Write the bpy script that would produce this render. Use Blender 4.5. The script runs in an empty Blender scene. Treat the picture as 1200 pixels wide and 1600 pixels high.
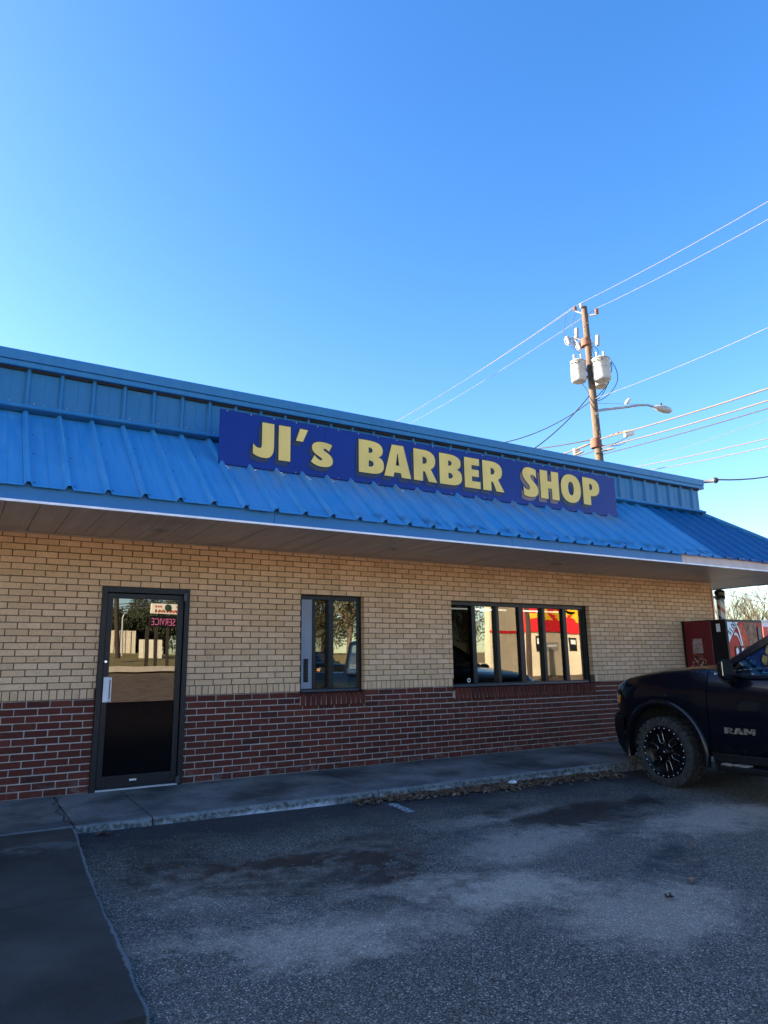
import bpy, bmesh, math, random
from mathutils import Vector, Matrix
random.seed(7)
S = bpy.context.scene
COL = S.collection
rad = math.radians
# ------------------------------------------------------------------ camera
CAM = Vector((0, -8, 1.20486)); FPX = 1104.52
R_ = Vector((0.85654051, -0.51586681, -0.01482544)); U_ = Vector((-0.09709637, -0.18929891, 0.97710707)); F_ = Vector((0.50686354, 0.83549229, 0.21223098))
cd = bpy.data.cameras.new('camera'); cam = bpy.data.objects.new('camera', cd); COL.objects.link(cam)
M = Matrix.Identity(4)
for i in range(3):
    M[i][0] = R_[i]; M[i][1] = U_[i]; M[i][2] = -F_[i]; M[i][3] = CAM[i]
cam.matrix_world = M
cd.sensor_fit = 'VERTICAL'; cd.sensor_height = 36; cd.lens = FPX / 1600 * 36
cd.clip_start = .05; cd.clip_end = 3000
S.camera = cam
# ------------------------------------------------------------------ sky, sun, exposure
SUN_EL, SUN_AZ = 22.0, -55.0          # azimuth from +Y, clockwise
w = bpy.data.worlds.new('World'); S.world = w; w.use_nodes = True
nt = w.node_tree; nt.nodes.clear()
sky = nt.nodes.new('ShaderNodeTexSky'); sky.sky_type = 'NISHITA'; sky.sun_disc = False
sky.sun_elevation = rad(SUN_EL); sky.sun_rotation = rad(SUN_AZ)
sky.altitude = 100; sky.air_density = 1.0; sky.dust_density = .85; sky.ozone_density = 1.2
hs = nt.nodes.new('ShaderNodeHueSaturation'); hs.inputs['Saturation'].default_value = 1.40; hs.inputs['Hue'].default_value = .510
bg = nt.nodes.new('ShaderNodeBackground'); bg.inputs['Strength'].default_value = .078
ow = nt.nodes.new('ShaderNodeOutputWorld')
nt.links.new(sky.outputs[0], hs.inputs['Color']); nt.links.new(hs.outputs[0], bg.inputs[0]); nt.links.new(bg.outputs[0], ow.inputs[0])
ld = bpy.data.lights.new('sun', 'SUN'); ld.energy = 5.0; ld.angle = rad(.5); ld.color = (1, .80, .56)
sun = bpy.data.objects.new('sun', ld); COL.objects.link(sun)
sd = Vector((math.sin(rad(SUN_AZ)) * math.cos(rad(SUN_EL)), math.cos(rad(SUN_AZ)) * math.cos(rad(SUN_EL)), math.sin(rad(SUN_EL))))
sun.rotation_euler = sd.to_track_quat('Z', 'Y').to_euler(); sun.location = sd * 60
S.view_settings.view_transform = 'Standard'; S.view_settings.look = 'None'
S.view_settings.exposure = 2.5; S.view_settings.gamma = 1; S.view_settings.use_curve_mapping = False
S.cycles.max_bounces = 8

# ------------------------------------------------------------------ helpers
def ray(u, v): return F_ + R_ * ((u - 600) / FPX) - U_ * ((v - 800) / FPX)
def P(u, v, ax, val):
    d = ray(u, v); return CAM + d * ((val - CAM[ax]) / d[ax])
def W(u, v, y=0.0): return P(u, v, 1, y)
def AT(u, v, r):
    d = ray(u, v); return CAM + d * (r / math.hypot(d.x, d.y))
def mir(u, v, Y):
    p = P(u, v, 1, Y); return Vector((p.x, -Y, p.z))
def zg(x, y):                                       # height of the sloping lot
    xx = min(max(x, -2), 12)
    z = -.11 - .01 * (xx - 3)
    def seg(a, b, s):
        return (min(max(y, b), a) - a) * s
    z += seg(-1.45, -2.6, .06) + seg(-2.6, -20, .008) + seg(-20, -35, -.085) + seg(-35, -46, -.13)
    return z

def woff(o):
    v = Vector((0, 0, 0))
    while o: v += o.location; o = o.parent
    return v
def link(name, me, mats, parent=None, **props):
    o = bpy.data.objects.new(name, me); COL.objects.link(o)
    if not isinstance(mats, (list, tuple)): mats = [mats]
    if not me.materials:
        for m in mats: me.materials.append(m)
    if parent: o.parent = parent; o.location = -woff(parent)
    for k, v in props.items(): o[k] = v
    return o
def thing(name, label, cat, loc=(0, 0, 0), group=None):
    o = bpy.data.objects.new(name, None); COL.objects.link(o); o.location = loc; o.empty_display_size = .1
    o['label'] = label; o['category'] = cat
    if group: o['group'] = group
    return o
def copy_tree(o, parent=None):
    c = o.copy(); COL.objects.link(c)
    if parent: c.parent = parent
    for ch in list(o.children): copy_tree(ch, c)
    return c

class MB:
    def __init__(s): s.v = []; s.f = []; s.m = []; s.sm = []
    def face(s, pts, mi=0, smooth=False):
        n = len(s.v); s.v += [tuple(p) for p in pts]; s.f.append(tuple(range(n, n + len(pts)))); s.m.append(mi); s.sm.append(smooth)
    def raw(s, vs, fs, mi=0, smooth=False):
        n = len(s.v); s.v += [tuple(p) for p in vs]
        for f in fs: s.f.append(tuple(i + n for i in f)); s.m.append(mi); s.sm.append(smooth)
    def box(s, x0, x1, y0, y1, z0, z1, mi=0, b=0.0, mat=None):
        if x0 > x1: x0, x1 = x1, x0
        if y0 > y1: y0, y1 = y1, y0
        if z0 > z1: z0, z1 = z1, z0
        b = min(b, (x1 - x0) * .45, (y1 - y0) * .45, (z1 - z0) * .45)
        if b <= 0:
            v = [(x0, y0, z0), (x1, y0, z0), (x1, y1, z0), (x0, y1, z0), (x0, y0, z1), (x1, y0, z1), (x1, y1, z1), (x0, y1, z1)]
            f = [(0, 3, 2, 1), (4, 5, 6, 7), (0, 1, 5, 4), (1, 2, 6, 5), (2, 3, 7, 6), (3, 0, 4, 7)]
        else:
            bm = bmesh.new(); bmesh.ops.create_cube(bm, size=1)
            for q in bm.verts: q.co = Vector(((x0 + x1) / 2 + q.co.x * (x1 - x0), (y0 + y1) / 2 + q.co.y * (y1 - y0), (z0 + z1) / 2 + q.co.z * (z1 - z0)))
            bmesh.ops.bevel(bm, geom=bm.edges[:], offset=b, segments=2, affect='EDGES', profile=.5)
            v = [q.co[:] for q in bm.verts]; bm.verts.index_update(); f = [tuple(q.index for q in fc.verts) for fc in bm.faces]; bm.free()
        if mat is not None: v = [mat @ Vector(q) for q in v]
        s.raw(v, f, mi, False)
    def tube(s, pts, r, n=8, mi=0, caps=True, smooth=True):
        pts = [Vector(p) for p in pts]; k = len(pts)
        rr = r if isinstance(r, (list, tuple)) else [r] * k
        vs = []; prev = None
        for i, p in enumerate(pts):
            t = (pts[min(i + 1, k - 1)] - pts[max(i - 1, 0)])
            if t.length < 1e-9: t = Vector((0, 0, 1))
            t.normalize()
            if prev is None:
                a = Vector((0, 0, 1)) if abs(t.z) < .9 else Vector((1, 0, 0))
                e = t.cross(a).normalized()
            else:
                e = (prev - t * prev.dot(t)).normalized()
            prev = e; g = t.cross(e)
            for j in range(n):
                an = 2 * math.pi * j / n
                vs.append(p + (e * math.cos(an) + g * math.sin(an)) * rr[i])
        fs = [(i * n + j, i * n + (j + 1) % n, (i + 1) * n + (j + 1) % n, (i + 1) * n + j) for i in range(k - 1) for j in range(n)]
        s.raw(vs, fs, mi, smooth)
        if caps:
            s.raw(vs[:n], [tuple(range(n))[::-1]], mi); s.raw(vs[-n:], [tuple(range(n))], mi)
    def lathe(s, c, axis, prof, n=32, mi=0, smooth=True):
        c = Vector(c); ax = Vector(axis).normalized()
        a = Vector((0, 0, 1)) if abs(ax.z) < .9 else Vector((1, 0, 0))
        e = ax.cross(a).normalized(); g = ax.cross(e); vs = []
        for (h, r) in prof:
            for j in range(n):
                an = 2 * math.pi * j / n; vs.append(c + ax * h + (e * math.cos(an) + g * math.sin(an)) * r)
        fs = [(i * n + j, i * n + (j + 1) % n, (i + 1) * n + (j + 1) % n, (i + 1) * n + j) for i in range(len(prof) - 1) for j in range(n)]
        s.raw(vs, fs, mi, smooth)
    def prism(s, poly, d, mi=0):        # poly: 3D points (planar), extruded by vector d
        d = Vector(d); n = len(poly); a = [Vector(p) for p in poly]; b = [p + d for p in a]
        s.raw(a + b, [tuple(range(n))[::-1], tuple(range(n, 2 * n))] + [(i, (i + 1) % n, (i + 1) % n + n, i + n) for i in range(n)], mi)
    def mesh(s, name):
        me = bpy.data.meshes.new(name); me.from_pydata(s.v, [], s.f); me.polygons.foreach_set('material_index', s.m); me.polygons.foreach_set('use_smooth', s.sm)
        me.update(); return me
    def build(s, name, mats, parent=None, fix=True, **props):
        me = s.mesh(name)
        if fix:
            bm = bmesh.new(); bm.from_mesh(me); bmesh.ops.recalc_face_normals(bm, faces=bm.faces[:]); bm.to_mesh(me); bm.free()
        return link(name, me, mats, parent, **props)

# ------------------------------------------------------------------ materials
class NB:
    def __init__(s, m): s.nt = m.node_tree; s.N = s.nt.nodes; s.L = s.nt.links
    def n(s, t, **kw):
        o = s.N.new(t)
        for k, v in kw.items():
            if k in o.inputs: s.set(o.inputs[k], v)
            else: setattr(o, k, v)
        return o
    def set(s, sock, v):
        if hasattr(v, 'links'): s.L.new(v, sock)
        else: sock.default_value = v
    def pos(s): return s.n('ShaderNodeNewGeometry').outputs['Position']
    def noise(s, scale, vec=None, detail=4, rough=.55, dist=0):
        o = s.n('ShaderNodeTexNoise'); o.inputs['Scale'].default_value = scale; o.inputs['Detail'].default_value = detail; o.inputs['Roughness'].default_value = rough; o.inputs['Distortion'].default_value = dist
        s.L.new(vec if vec is not None else s.pos(), o.inputs['Vector']); return o.outputs['Fac']
    def vor(s, scale, vec=None, feature='F1', out='Distance'):
        o = s.n('ShaderNodeTexVoronoi'); o.feature = feature; o.inputs['Scale'].default_value = scale
        s.L.new(vec if vec is not None else s.pos(), o.inputs['Vector']); return o.outputs[out]
    def map(s, vec=None, sc=(1, 1, 1), loc=(0, 0, 0), rot=(0, 0, 0)):
        o = s.n('ShaderNodeMapping'); s.L.new(vec if vec is not None else s.pos(), o.inputs['Vector']); o.inputs['Scale'].default_value = sc; o.inputs['Location'].default_value = loc; o.inputs['Rotation'].default_value = rot
        return o.outputs[0]
    def ramp(s, f, a, b, lo=0.0, hi=1.0):
        o = s.n('ShaderNodeMapRange'); s.set(o.inputs['Value'], f); o.inputs['From Min'].default_value = a; o.inputs['From Max'].default_value = b
        o.inputs['To Min'].default_value = lo; o.inputs['To Max'].default_value = hi; return o.outputs[0]
    def mix(s, f, a, b, mode='MIX'):
        o = s.n('ShaderNodeMix'); o.data_type = 'RGBA'; o.blend_type = mode
        s.set(o.inputs[0], f); 
        for i, v in ((6, a), (7, b)):
            if isinstance(v, tuple): v = v + (1,) if len(v) == 3 else v
            s.set(o.inputs[i], v)
        return o.outputs[2]
    def math(s, op, a, b=0.0):
        o = s.n('ShaderNodeMath'); o.operation = op; s.set(o.inputs[0], a); s.set(o.inputs[1], b); return o.outputs[0]
    def bump(s, h, strength=.3, dist=.01):
        o = s.n('ShaderNodeBump'); o.inputs['Strength'].default_value = strength; o.inputs['Distance'].default_value = dist; s.L.new(h, o.inputs['Height']); return o.outputs[0]
    def xyz(s):
        o = s.n('ShaderNodeSeparateXYZ'); s.L.new(s.pos(), o.inputs[0]); return o.outputs
def newmat(name):
    m = bpy.data.materials.new(name); m.use_nodes = True
    b = NB(m); p = m.node_tree.nodes['Principled BSDF']; return m, b, p
def mat(name, col, rough=.6, metal=0.0, var=.12, vscale=6.0, bump=0.0, bscale=60.0, coat=0.0, emit=None, estr=0.0, spec=.5):
    m, b, p = newmat(name)
    c = tuple(col)
    n = b.noise(vscale, detail=5)
    lo = tuple(x * (1 - var) for x in c); hi = tuple(min(1, x * (1 + var)) for x in c)
    b.L.new(b.mix(b.ramp(n, .3, .7), lo, hi), p.inputs['Base Color'])
    p.inputs['Roughness'].default_value = rough; p.inputs['Metallic'].default_value = metal
    p.inputs['Specular IOR Level'].default_value = spec
    b.L.new(b.ramp(b.noise(vscale * 3), .3, .7, max(0, rough - .08), min(1, rough + .08)), p.inputs['Roughness'])
    if coat: p.inputs['Coat Weight'].default_value = coat; p.inputs['Coat Roughness'].default_value = .05
    if bump: b.L.new(b.bump(b.noise(bscale, detail=3), bump, .005), p.inputs['Normal'])
    if emit: p.inputs['Emission Color'].default_value = (*emit, 1); p.inputs['Emission Strength'].default_value = estr
    return m
def brick_mat(name, cols, island, speck, rough=.85, dust=.0):
    m, b, p = newmat(name)
    rnd = b.n('ShaderNodeNewGeometry').outputs['Random Per Island'] if island else b.n('ShaderNodeObjectInfo').outputs['Random']
    cr = b.n('ShaderNodeValToRGB'); cr.color_ramp.interpolation = 'LINEAR'
    els = cr.color_ramp.elements
    while len(els) < len(cols): els.new(.5)
    for i, c in enumerate(cols): els[i].position = i / (len(cols) - 1); els[i].color = (*c, 1)
    b.L.new(rnd, cr.inputs[0])
    c = b.mix(b.ramp(b.noise(9, detail=6), .3, .7, 0, .35), cr.outputs[0], tuple(x * .72 for x in cols[0]), 'MIX')
    c = b.mix(b.ramp(b.noise(70, detail=3), .35, .65, 0, .3), c, tuple(min(1, x * 1.15) for x in cols[-1]))
    sp = b.ramp(b.vor(62), .16, .26, 1, 0); keep = b.ramp(b.noise(27), .50, .56)
    c = b.mix(b.math('MULTIPLY', b.math('MULTIPLY', sp, keep), speck), c, (.10, .06, .04))
    gx = b.noise(1.3, b.map(sc=(1, 1, .35)), detail=5)
    c = b.mix(b.ramp(gx, .48, .75, 0, .35), c, tuple(x * .7 for x in cols[len(cols) // 2]))
    z = b.xyz()[2]
    ef = b.math('MULTIPLY', b.ramp(z, .16, .0), b.ramp(b.noise(7, b.map(sc=(1, 1, 2)), detail=8, rough=.7), .5, .68))
    c = b.mix(b.math('MULTIPLY', ef, .55), c, (.30, .27, .25))
    ru = b.math('MULTIPLY', b.ramp(b.noise(1.1, b.map(sc=(2.2, 1, .25), loc=(3, 0, 0)), detail=6), .55, .75), .3)
    c = b.mix(ru, c, tuple(x * .55 for x in cols[1]))
    b.L.new(c, p.inputs['Base Color']); p.inputs['Roughness'].default_value = rough
    p.inputs['Specular IOR Level'].default_value = .12
    h = b.math('ADD', b.noise(140, detail=3), b.math('MULTIPLY', b.noise(35), .8))
    b.L.new(b.bump(h, .45, .004), p.inputs['Normal'])
    return m
TAN = [(.54, .345, .195), (.61, .40, .235), (.64, .415, .255), (.68, .45, .285), (.73, .49, .32)]
REDC = [(.045, .017, .016), (.095, .023, .016), (.125, .029, .019), (.060, .017, .014), (.15, .036, .023)]
m_tan = brick_mat('tan_brick', TAN, False, .8); m_tani = brick_mat('tan_brick_joined', TAN, True, .8)
m_red = brick_mat('red_brick', REDC, False, .15, .6); m_redi = brick_mat('red_brick_joined', REDC, True, .15, .6)
def mortar_mat():
    m, b, p = newmat('mortar')
    z = b.xyz()[2]
    up = mixc = b.mix(b.ramp(b.noise(30), .3, .7), (.10, .065, .045), (.17, .12, .085))
    lo = b.mix(b.ramp(b.noise(12, detail=6), .3, .7), (.34, .30, .27), (.54, .48, .44))
    b.L.new(b.mix(b.ramp(z, .909, .911), lo, up), p.inputs['Base Color']); p.inputs['Roughness'].default_value = .95
    b.L.new(b.bump(b.noise(180), .6, .004), p.inputs['Normal']); return m
m_mortar = mortar_mat()
def metal_roof(name, c, fade, streak=1.0, wear=False):
    m, b, p = newmat(name)
    st = b.noise(3.0, b.map(sc=(7, .7, .7)), detail=6)
    bl = b.noise(1.6, detail=5)
    col = b.mix(b.ramp(st, .4, .72, 0, .55 * streak), c, fade)
    col = b.mix(b.ramp(bl, .52, .72, 0, .35 * streak), col, tuple(x * .7 for x in c))
    chalk = b.math('MULTIPLY', b.ramp(b.noise(11, b.map(sc=(2.5, 1, 1)), detail=8, rough=.7), .63, .70), .35 * streak)
    col = b.mix(chalk, col, (.25, .33, .40))
    if wear:
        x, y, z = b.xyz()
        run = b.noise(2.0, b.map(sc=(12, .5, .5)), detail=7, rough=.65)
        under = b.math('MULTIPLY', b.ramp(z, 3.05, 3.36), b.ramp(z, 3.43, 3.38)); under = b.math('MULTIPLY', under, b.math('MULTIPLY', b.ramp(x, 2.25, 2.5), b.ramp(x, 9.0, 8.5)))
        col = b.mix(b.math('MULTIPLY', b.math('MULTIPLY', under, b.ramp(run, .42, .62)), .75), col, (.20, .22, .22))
        sm = b.math('MULTIPLY', b.math('MULTIPLY', b.ramp(z, 2.775, 2.80), b.ramp(z, 2.88, 2.83)), b.math('MULTIPLY', b.ramp(x, 2.9, 4.2), b.ramp(b.noise(4.5, b.map(sc=(1.6, 1, 1)), detail=3), .42, .58)))
        col = b.mix(b.math('MULTIPLY', sm, .7), col, (.008, .07, .16))
    b.L.new(col, p.inputs['Base Color'])
    b.L.new(b.ramp(st, .3, .7, .32, .5), p.inputs['Roughness']); p.inputs['Metallic'].default_value = .0; p.inputs['Specular IOR Level'].default_value = .28
    b.L.new(b.bump(b.noise(3.1, detail=3), .3, .02), p.inputs['Normal']); return m
BLUE = (.030, .225, .475)
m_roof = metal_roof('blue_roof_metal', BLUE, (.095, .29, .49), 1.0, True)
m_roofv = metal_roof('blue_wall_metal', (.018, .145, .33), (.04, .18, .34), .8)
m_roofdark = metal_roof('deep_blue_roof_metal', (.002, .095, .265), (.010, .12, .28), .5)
m_trim = metal_roof('blue_trim_metal', (.022, .16, .36), (.05, .21, .38), .7)
m_fascia = metal_roof('blue_fascia_metal', (.022, .15, .38), (.04, .18, .38), .4)
m_fasciab = mat('beige_fascia_metal', (.48, .38, .36), .5)
m_drip = mat('white_drip_metal', (.80, .80, .86), .4)
m_dark = mat('dark_void', (.012, .012, .014), .8)
def soffit_mat():
    m, b, p = newmat('soffit_metal')
    s = b.noise(1.5, b.map(sc=(6, .5, 1)), detail=6, rough=.65)
    c = b.mix(b.ramp(s, .35, .68), (.42, .385, .36), (.58, .54, .50))
    c = b.mix(b.ramp(b.noise(2.2, detail=7), .55, .75, 0, .4), c, (.27, .235, .21))
    b.L.new(c, p.inputs['Base Color']); p.inputs['Roughness'].default_value = .5
    b.L.new(b.bump(b.noise(3, b.map(sc=(4, 1, 1))), .1, .01), p.inputs['Normal']); return m
m_soffit = soffit_mat()
m_frame = mat('black_anodized_frame', (.006, .008, .012), .4, .0, bump=.05, spec=.3)
m_framel = mat('dark_blue_grey_frame', (.035, .045, .065), .4, .3)
m_panelg = mat('blue_grey_panel', (.20, .23, .30), .45, vscale=2)
m_chrome = mat('bright_metal', (.75, .75, .78), .2, 1.0)
m_alu = mat('dull_aluminium', (.42, .43, .46), .45, .7)
m_white = mat('white_paint', (.75, .75, .74), .5)
m_int = mat('interior_wall_paint', (.30, .29, .26), .8); m_intf = mat('interior_floor', (.12, .10, .09), .5)
m_black = mat('black_plastic', (.008, .008, .010), .45, spec=.2)
m_tubelight = mat('fluorescent_tube', (.9, .9, .85), .5, emit=(1, .97, .80), estr=.9)
m_blackpanel = mat('black_kick_panel', (.004, .004, .005), .10, bump=.05, bscale=6, spec=.04)
def glass_mat(name, refl, tint, hi=.95):
    m, b, p = newmat(name); b.N.remove(p)
    g = b.n('ShaderNodeBsdfGlossy'); g.inputs['Roughness'].default_value = .0; g.inputs['Color'].default_value = (.95, .95, .93, 1)
    t = b.n('ShaderNodeBsdfTransparent'); t.inputs['Color'].default_value = (*tint, 1)
    bp = b.bump(b.noise(1.4, detail=1), .05, .02); b.L.new(bp, g.inputs['Normal'])
    fr = b.n('ShaderNodeLayerWeight'); fr.inputs['Blend'].default_value = .25
    mx = b.n('ShaderNodeMixShader'); b.L.new(b.ramp(fr.outputs['Fresnel'], 0, 1, refl, hi), mx.inputs[0])
    b.L.new(t.outputs[0], mx.inputs[1]); b.L.new(g.outputs[0], mx.inputs[2])
    o = [x for x in b.N if x.type == 'OUTPUT_MATERIAL'][0]; b.L.new(mx.outputs[0], o.inputs[0]); return m
m_glass = glass_mat('window_glass', .19, (.60, .62, .60)); m_glassd = glass_mat('dark_window_glass', .0, (.20, .21, .22), .22); m_screen = glass_mat('screened_window_glass', .07, (.42, .42, .40))
m_doorglass = glass_mat('door_glass', .15, (.10, .10, .10)); m_carglass = glass_mat('car_glass', .22, (.70, .76, .80))

STAINS = [(2.5, -3.1, 1.3, .6, .15, .62), (1.5, -2.6, .5, .9, 0, .6), (5.6, -2.8, 1.3, .5, .3, .55), (2.6, -4.0, 1.0, .3, .3, .45), (4.6, -4.3, .7, .35, .5, .5), (5.2, -3.3, .7, .25, .5, .5), (5.3, -2.75, .95, .38, .3, 1.2), (4.75, -2.35, .5, .2, .2, .6), (6.05, -2.7, .7, .3, .1, .8), (2.3, -2.9, .42, .22, 0, 1.1), (2.75, -3.15, .38, .28, 0, 1.1), (2.75, -3.5, .45, .2, .5, .8), (1.75, -2.8, .25, .15, 0, .8), (2.15, -3.35, .16, .1, 0, .5), (3.2, -2.6, .5, .25, 0, .5)]
LIGHTS = [(3.1, -4.15, .85, .42, -.4, .75), (1.9, -4.3, .85, .4, -.1, .65), (4.3, -3.3, 1.2, .4, .3, .55), (2.3, -3.0, .9, .35, .1, .3), (6.2, -3.6, 1.2, .45, .1, .65), (3.6, -4.9, .8, .5, .2, .5), (1.55, -3.2, .4, .5, 0, .35), (4.6, -2.5, .9, .2, .1, .4)]
def ellipse(b, x, y, a, c, r):
    mp = b.map(sc=(1, 1, 0), loc=(0, 0, 0))
    o = b.n('ShaderNodeVectorMath'); o.operation = 'SUBTRACT'; b.L.new(mp, o.inputs[0]); o.inputs[1].default_value = (x, y, 0)
    rr = b.n('ShaderNodeVectorRotate'); rr.rotation_type = 'Z_AXIS'; b.L.new(o.outputs[0], rr.inputs['Vector']); rr.inputs['Angle'].default_value = -r
    q = b.n('ShaderNodeVectorMath'); q.operation = 'DIVIDE'; b.L.new(rr.outputs[0], q.inputs[0]); q.inputs[1].default_value = (a, c, 1)
    l = b.n('ShaderNodeVectorMath'); l.operation = 'LENGTH'; b.L.new(q.outputs[0], l.inputs[0]); return l.outputs['Value']
def asphalt_mat():
    m, b, p = newmat('old_asphalt')
    vo = b.n('ShaderNodeTexVoronoi'); vo.inputs['Scale'].default_value = 80; b.L.new(b.pos(), vo.inputs['Vector'])
    cell = b.n('ShaderNodeSeparateColor'); b.L.new(vo.outputs['Color'], cell.inputs[0])
    base = b.mix(b.ramp(b.noise(.9, detail=7, rough=.6), .35, .68), (.010, .008, .0065), (.062, .050, .040))
    base = b.mix(b.ramp(b.noise(7, detail=6), .35, .7, 0, .5), base, (.026, .023, .020))
    nz = b.noise(1.6, detail=8, rough=.65)
    nf = b.math('ADD', b.ramp(nz, .25, .75, -.7, .7), b.ramp(b.noise(9, detail=8, rough=.8), .3, .7, -.35, .35))
    lt = None
    for (x, y, a, c, r, s) in LIGHTS:
        e = b.ramp(b.math('ADD', ellipse(b, x, y, a, c, r), nf), .45, 1.15, s, 0)
        lt = e if lt is None else b.math('MAXIMUM', lt, e)
    dk = None
    for (x, y, a, c, r, s) in STAINS:
        e = b.ramp(b.math('ADD', ellipse(b, x, y, a, c, r), nf), .5, 1.1, s, 0)
        dk = e if dk is None else b.math('MAXIMUM', dk, e)
    base = b.mix(lt, base, (.52, .40, .30))
    # aggregate: pale stones in the dark binder
    st = b.math('MULTIPLY', b.ramp(cell.outputs[0], .38, .62), b.ramp(vo.outputs['Distance'], .28, .48, 1, 0))
    st = b.math('MULTIPLY', st, b.ramp(b.noise(2.5, detail=5), .3, .65, .6, 1)); st = b.math('MULTIPLY', st, b.ramp(lt, 0, .8, .75, 1))
    col = b.mix(st, base, b.mix(cell.outputs[1], (.10, .085, .070), (.98, .84, .68)))
    v2 = b.n('ShaderNodeTexVoronoi'); v2.inputs['Scale'].default_value = 190; b.L.new(b.pos(), v2.inputs['Vector'])
    c2 = b.n('ShaderNodeSeparateColor'); b.L.new(v2.outputs['Color'], c2.inputs[0])
    col = b.mix(b.ramp(c2.outputs[0], .3, .9, 0, .8), col, b.mix(c2.outputs[1], (.006, .005, .0045), (.40, .33, .26)))
    dk = b.math('MULTIPLY', b.ramp(b.math('ADD', dk, b.ramp(b.noise(6.5, detail=6, rough=.7), .3, .7, -.5, .45)), .10, .95), b.ramp(dk, 0, .15)); col = b.mix(b.math('MULTIPLY', dk, .92), col, (.005, .005, .0055))
    yy = b.xyz()[1]                                   # dark damp band under the kerb, bounce strip, brown road across the way
    edge = b.ramp(b.math('ADD', yy, b.ramp(nz, .3, .7, -.3, .3)), -2.35, -1.75, 0, .88)
    col = b.mix(edge, col, (.014, .016, .021))
    far = b.ramp(yy, -8.5, -10.5, 0, 1)  # unseen lot behind the camera, made pale to bounce warm light onto the facade
    road = b.ramp(yy, -21.5, -22.5, 0, 1)
    col = b.mix(far, col, b.mix(b.ramp(b.noise(3, detail=8), .35, .65), (.38, .28, .19), (.56, .43, .30)))
    col = b.mix(road, col, b.mix(b.ramp(b.noise(2.2, detail=9, rough=.7), .35, .65), (.045, .032, .02), (.15, .11, .07)))
    b.L.new(col, p.inputs['Base Color'])
    b.L.new(b.ramp(dk, 0, 1, .82, .45), p.inputs['Roughness'])
    h = b.math('ADD', b.math('MULTIPLY', b.ramp(vo.outputs['Distance'], 0, .6, 1, 0), 1.0), b.noise(240, detail=2))
    b.L.new(b.bump(h, .6, .004), p.inputs['Normal']); return m
m_asph = asphalt_mat()
def concrete_mat():
    m, b, p = newmat('weathered_concrete')
    n1 = b.noise(1.2, detail=8, rough=.6); n2 = b.noise(14, detail=6)
    c = b.mix(b.ramp(n1, .38, .64), (.042, .040, .040), (.24, .22, .205))
    c = b.mix(b.ramp(n2, .4, .7, 0, .35), c, (.04, .043, .05))
    c = b.mix(b.ramp(b.vor(120), .0, .25, .25, 0), c, (.20, .20, .21))
    nrm = b.n('ShaderNodeNewGeometry'); sp = b.n('ShaderNodeSeparateXYZ'); b.L.new(nrm.outputs['Normal'], sp.inputs[0])
    side = b.ramp(sp.outputs[1], -.3, -.75)
    z = b.xyz()[2]; 
    lich = b.ramp(b.noise(26, detail=9, rough=.75), .42, .60)
    kc = b.mix(lich, (.045, .048, .045), (.20, .205, .20))
    xx = b.xyz()[0]; loc = b.math('MULTIPLY', b.ramp(xx, 2.1, 2.5), b.ramp(xx, 3.5, 3.2)); salt = b.math('MULTIPLY', b.ramp(b.math('ADD', z, b.ramp(b.noise(9, detail=7), .3, .7, -.03, .03)), -.105, -.075, 1, 0), b.math('MAXIMUM', b.math('MULTIPLY', b.ramp(b.noise(3.2, detail=7), .5, .62), .6), loc))
    kc = b.mix(salt, kc, (.42, .43, .46))
    c = b.mix(side, c, kc)
    edge = b.ramp(b.math('ADD', b.xyz()[1], b.ramp(b.noise(18, detail=6), .3, .7, -.03, .03)), -1.405, -1.43, 0, .55)
    c = b.mix(b.math('MULTIPLY', edge, b.ramp(sp.outputs[2], .2, .6)), c, (.19, .20, .21))
    b.L.new(c, p.inputs['Base Color']); p.inputs['Roughness'].default_value = .85
    b.L.new(b.bump(b.math('ADD', b.noise(90, detail=4), b.noise(9, detail=5)), .35, .006), p.inputs['Normal']); return m
m_conc = concrete_mat()
def ramp_mat():
    m, b, p = newmat('asphalt_topped_walk')
    n1 = b.noise(1.5, detail=8, rough=.6)
    c = b.mix(b.ramp(n1, .35, .68), (.010, .009, .008), (.050, .044, .038))
    c = b.mix(b.ramp(b.vor(110), .0, .3, .45, 0), c, (.10, .10, .10))
    y = b.math('ADD', b.xyz()[1], b.ramp(b.noise(4, detail=6), .3, .7, -.14, .14))
    ls = b.math('MULTIPLY', b.ramp(y, -1.98, -1.9), b.ramp(y, -1.86, -1.9))
    c = b.mix(b.math('MULTIPLY', ls, .6), c, (.13, .13, .125))
    ex = b.math('SUBTRACT', b.math('SUBTRACT', b.xyz()[0], b.math('MULTIPLY', b.xyz()[1], .052)), 1.0759)
    ex = b.math('ADD', ex, b.ramp(b.noise(20, detail=5), .3, .7, -.006, .006))
    c = b.mix(b.ramp(ex, -.024, -.012, 0, .7), c, (.20, .20, .20))
    b.L.new(c, p.inputs['Base Color']); p.inputs['Roughness'].default_value = .8
    b.L.new(b.bump(b.math('ADD', b.noise(160, detail=3), b.noise(12, detail=5)), .5, .005), p.inputs['Normal']); return m
m_ramp = ramp_mat()
m_grass = mat('dry_grass', (.17, .14, .05), .9, var=.4, vscale=5, bump=.8, bscale=30)

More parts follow.
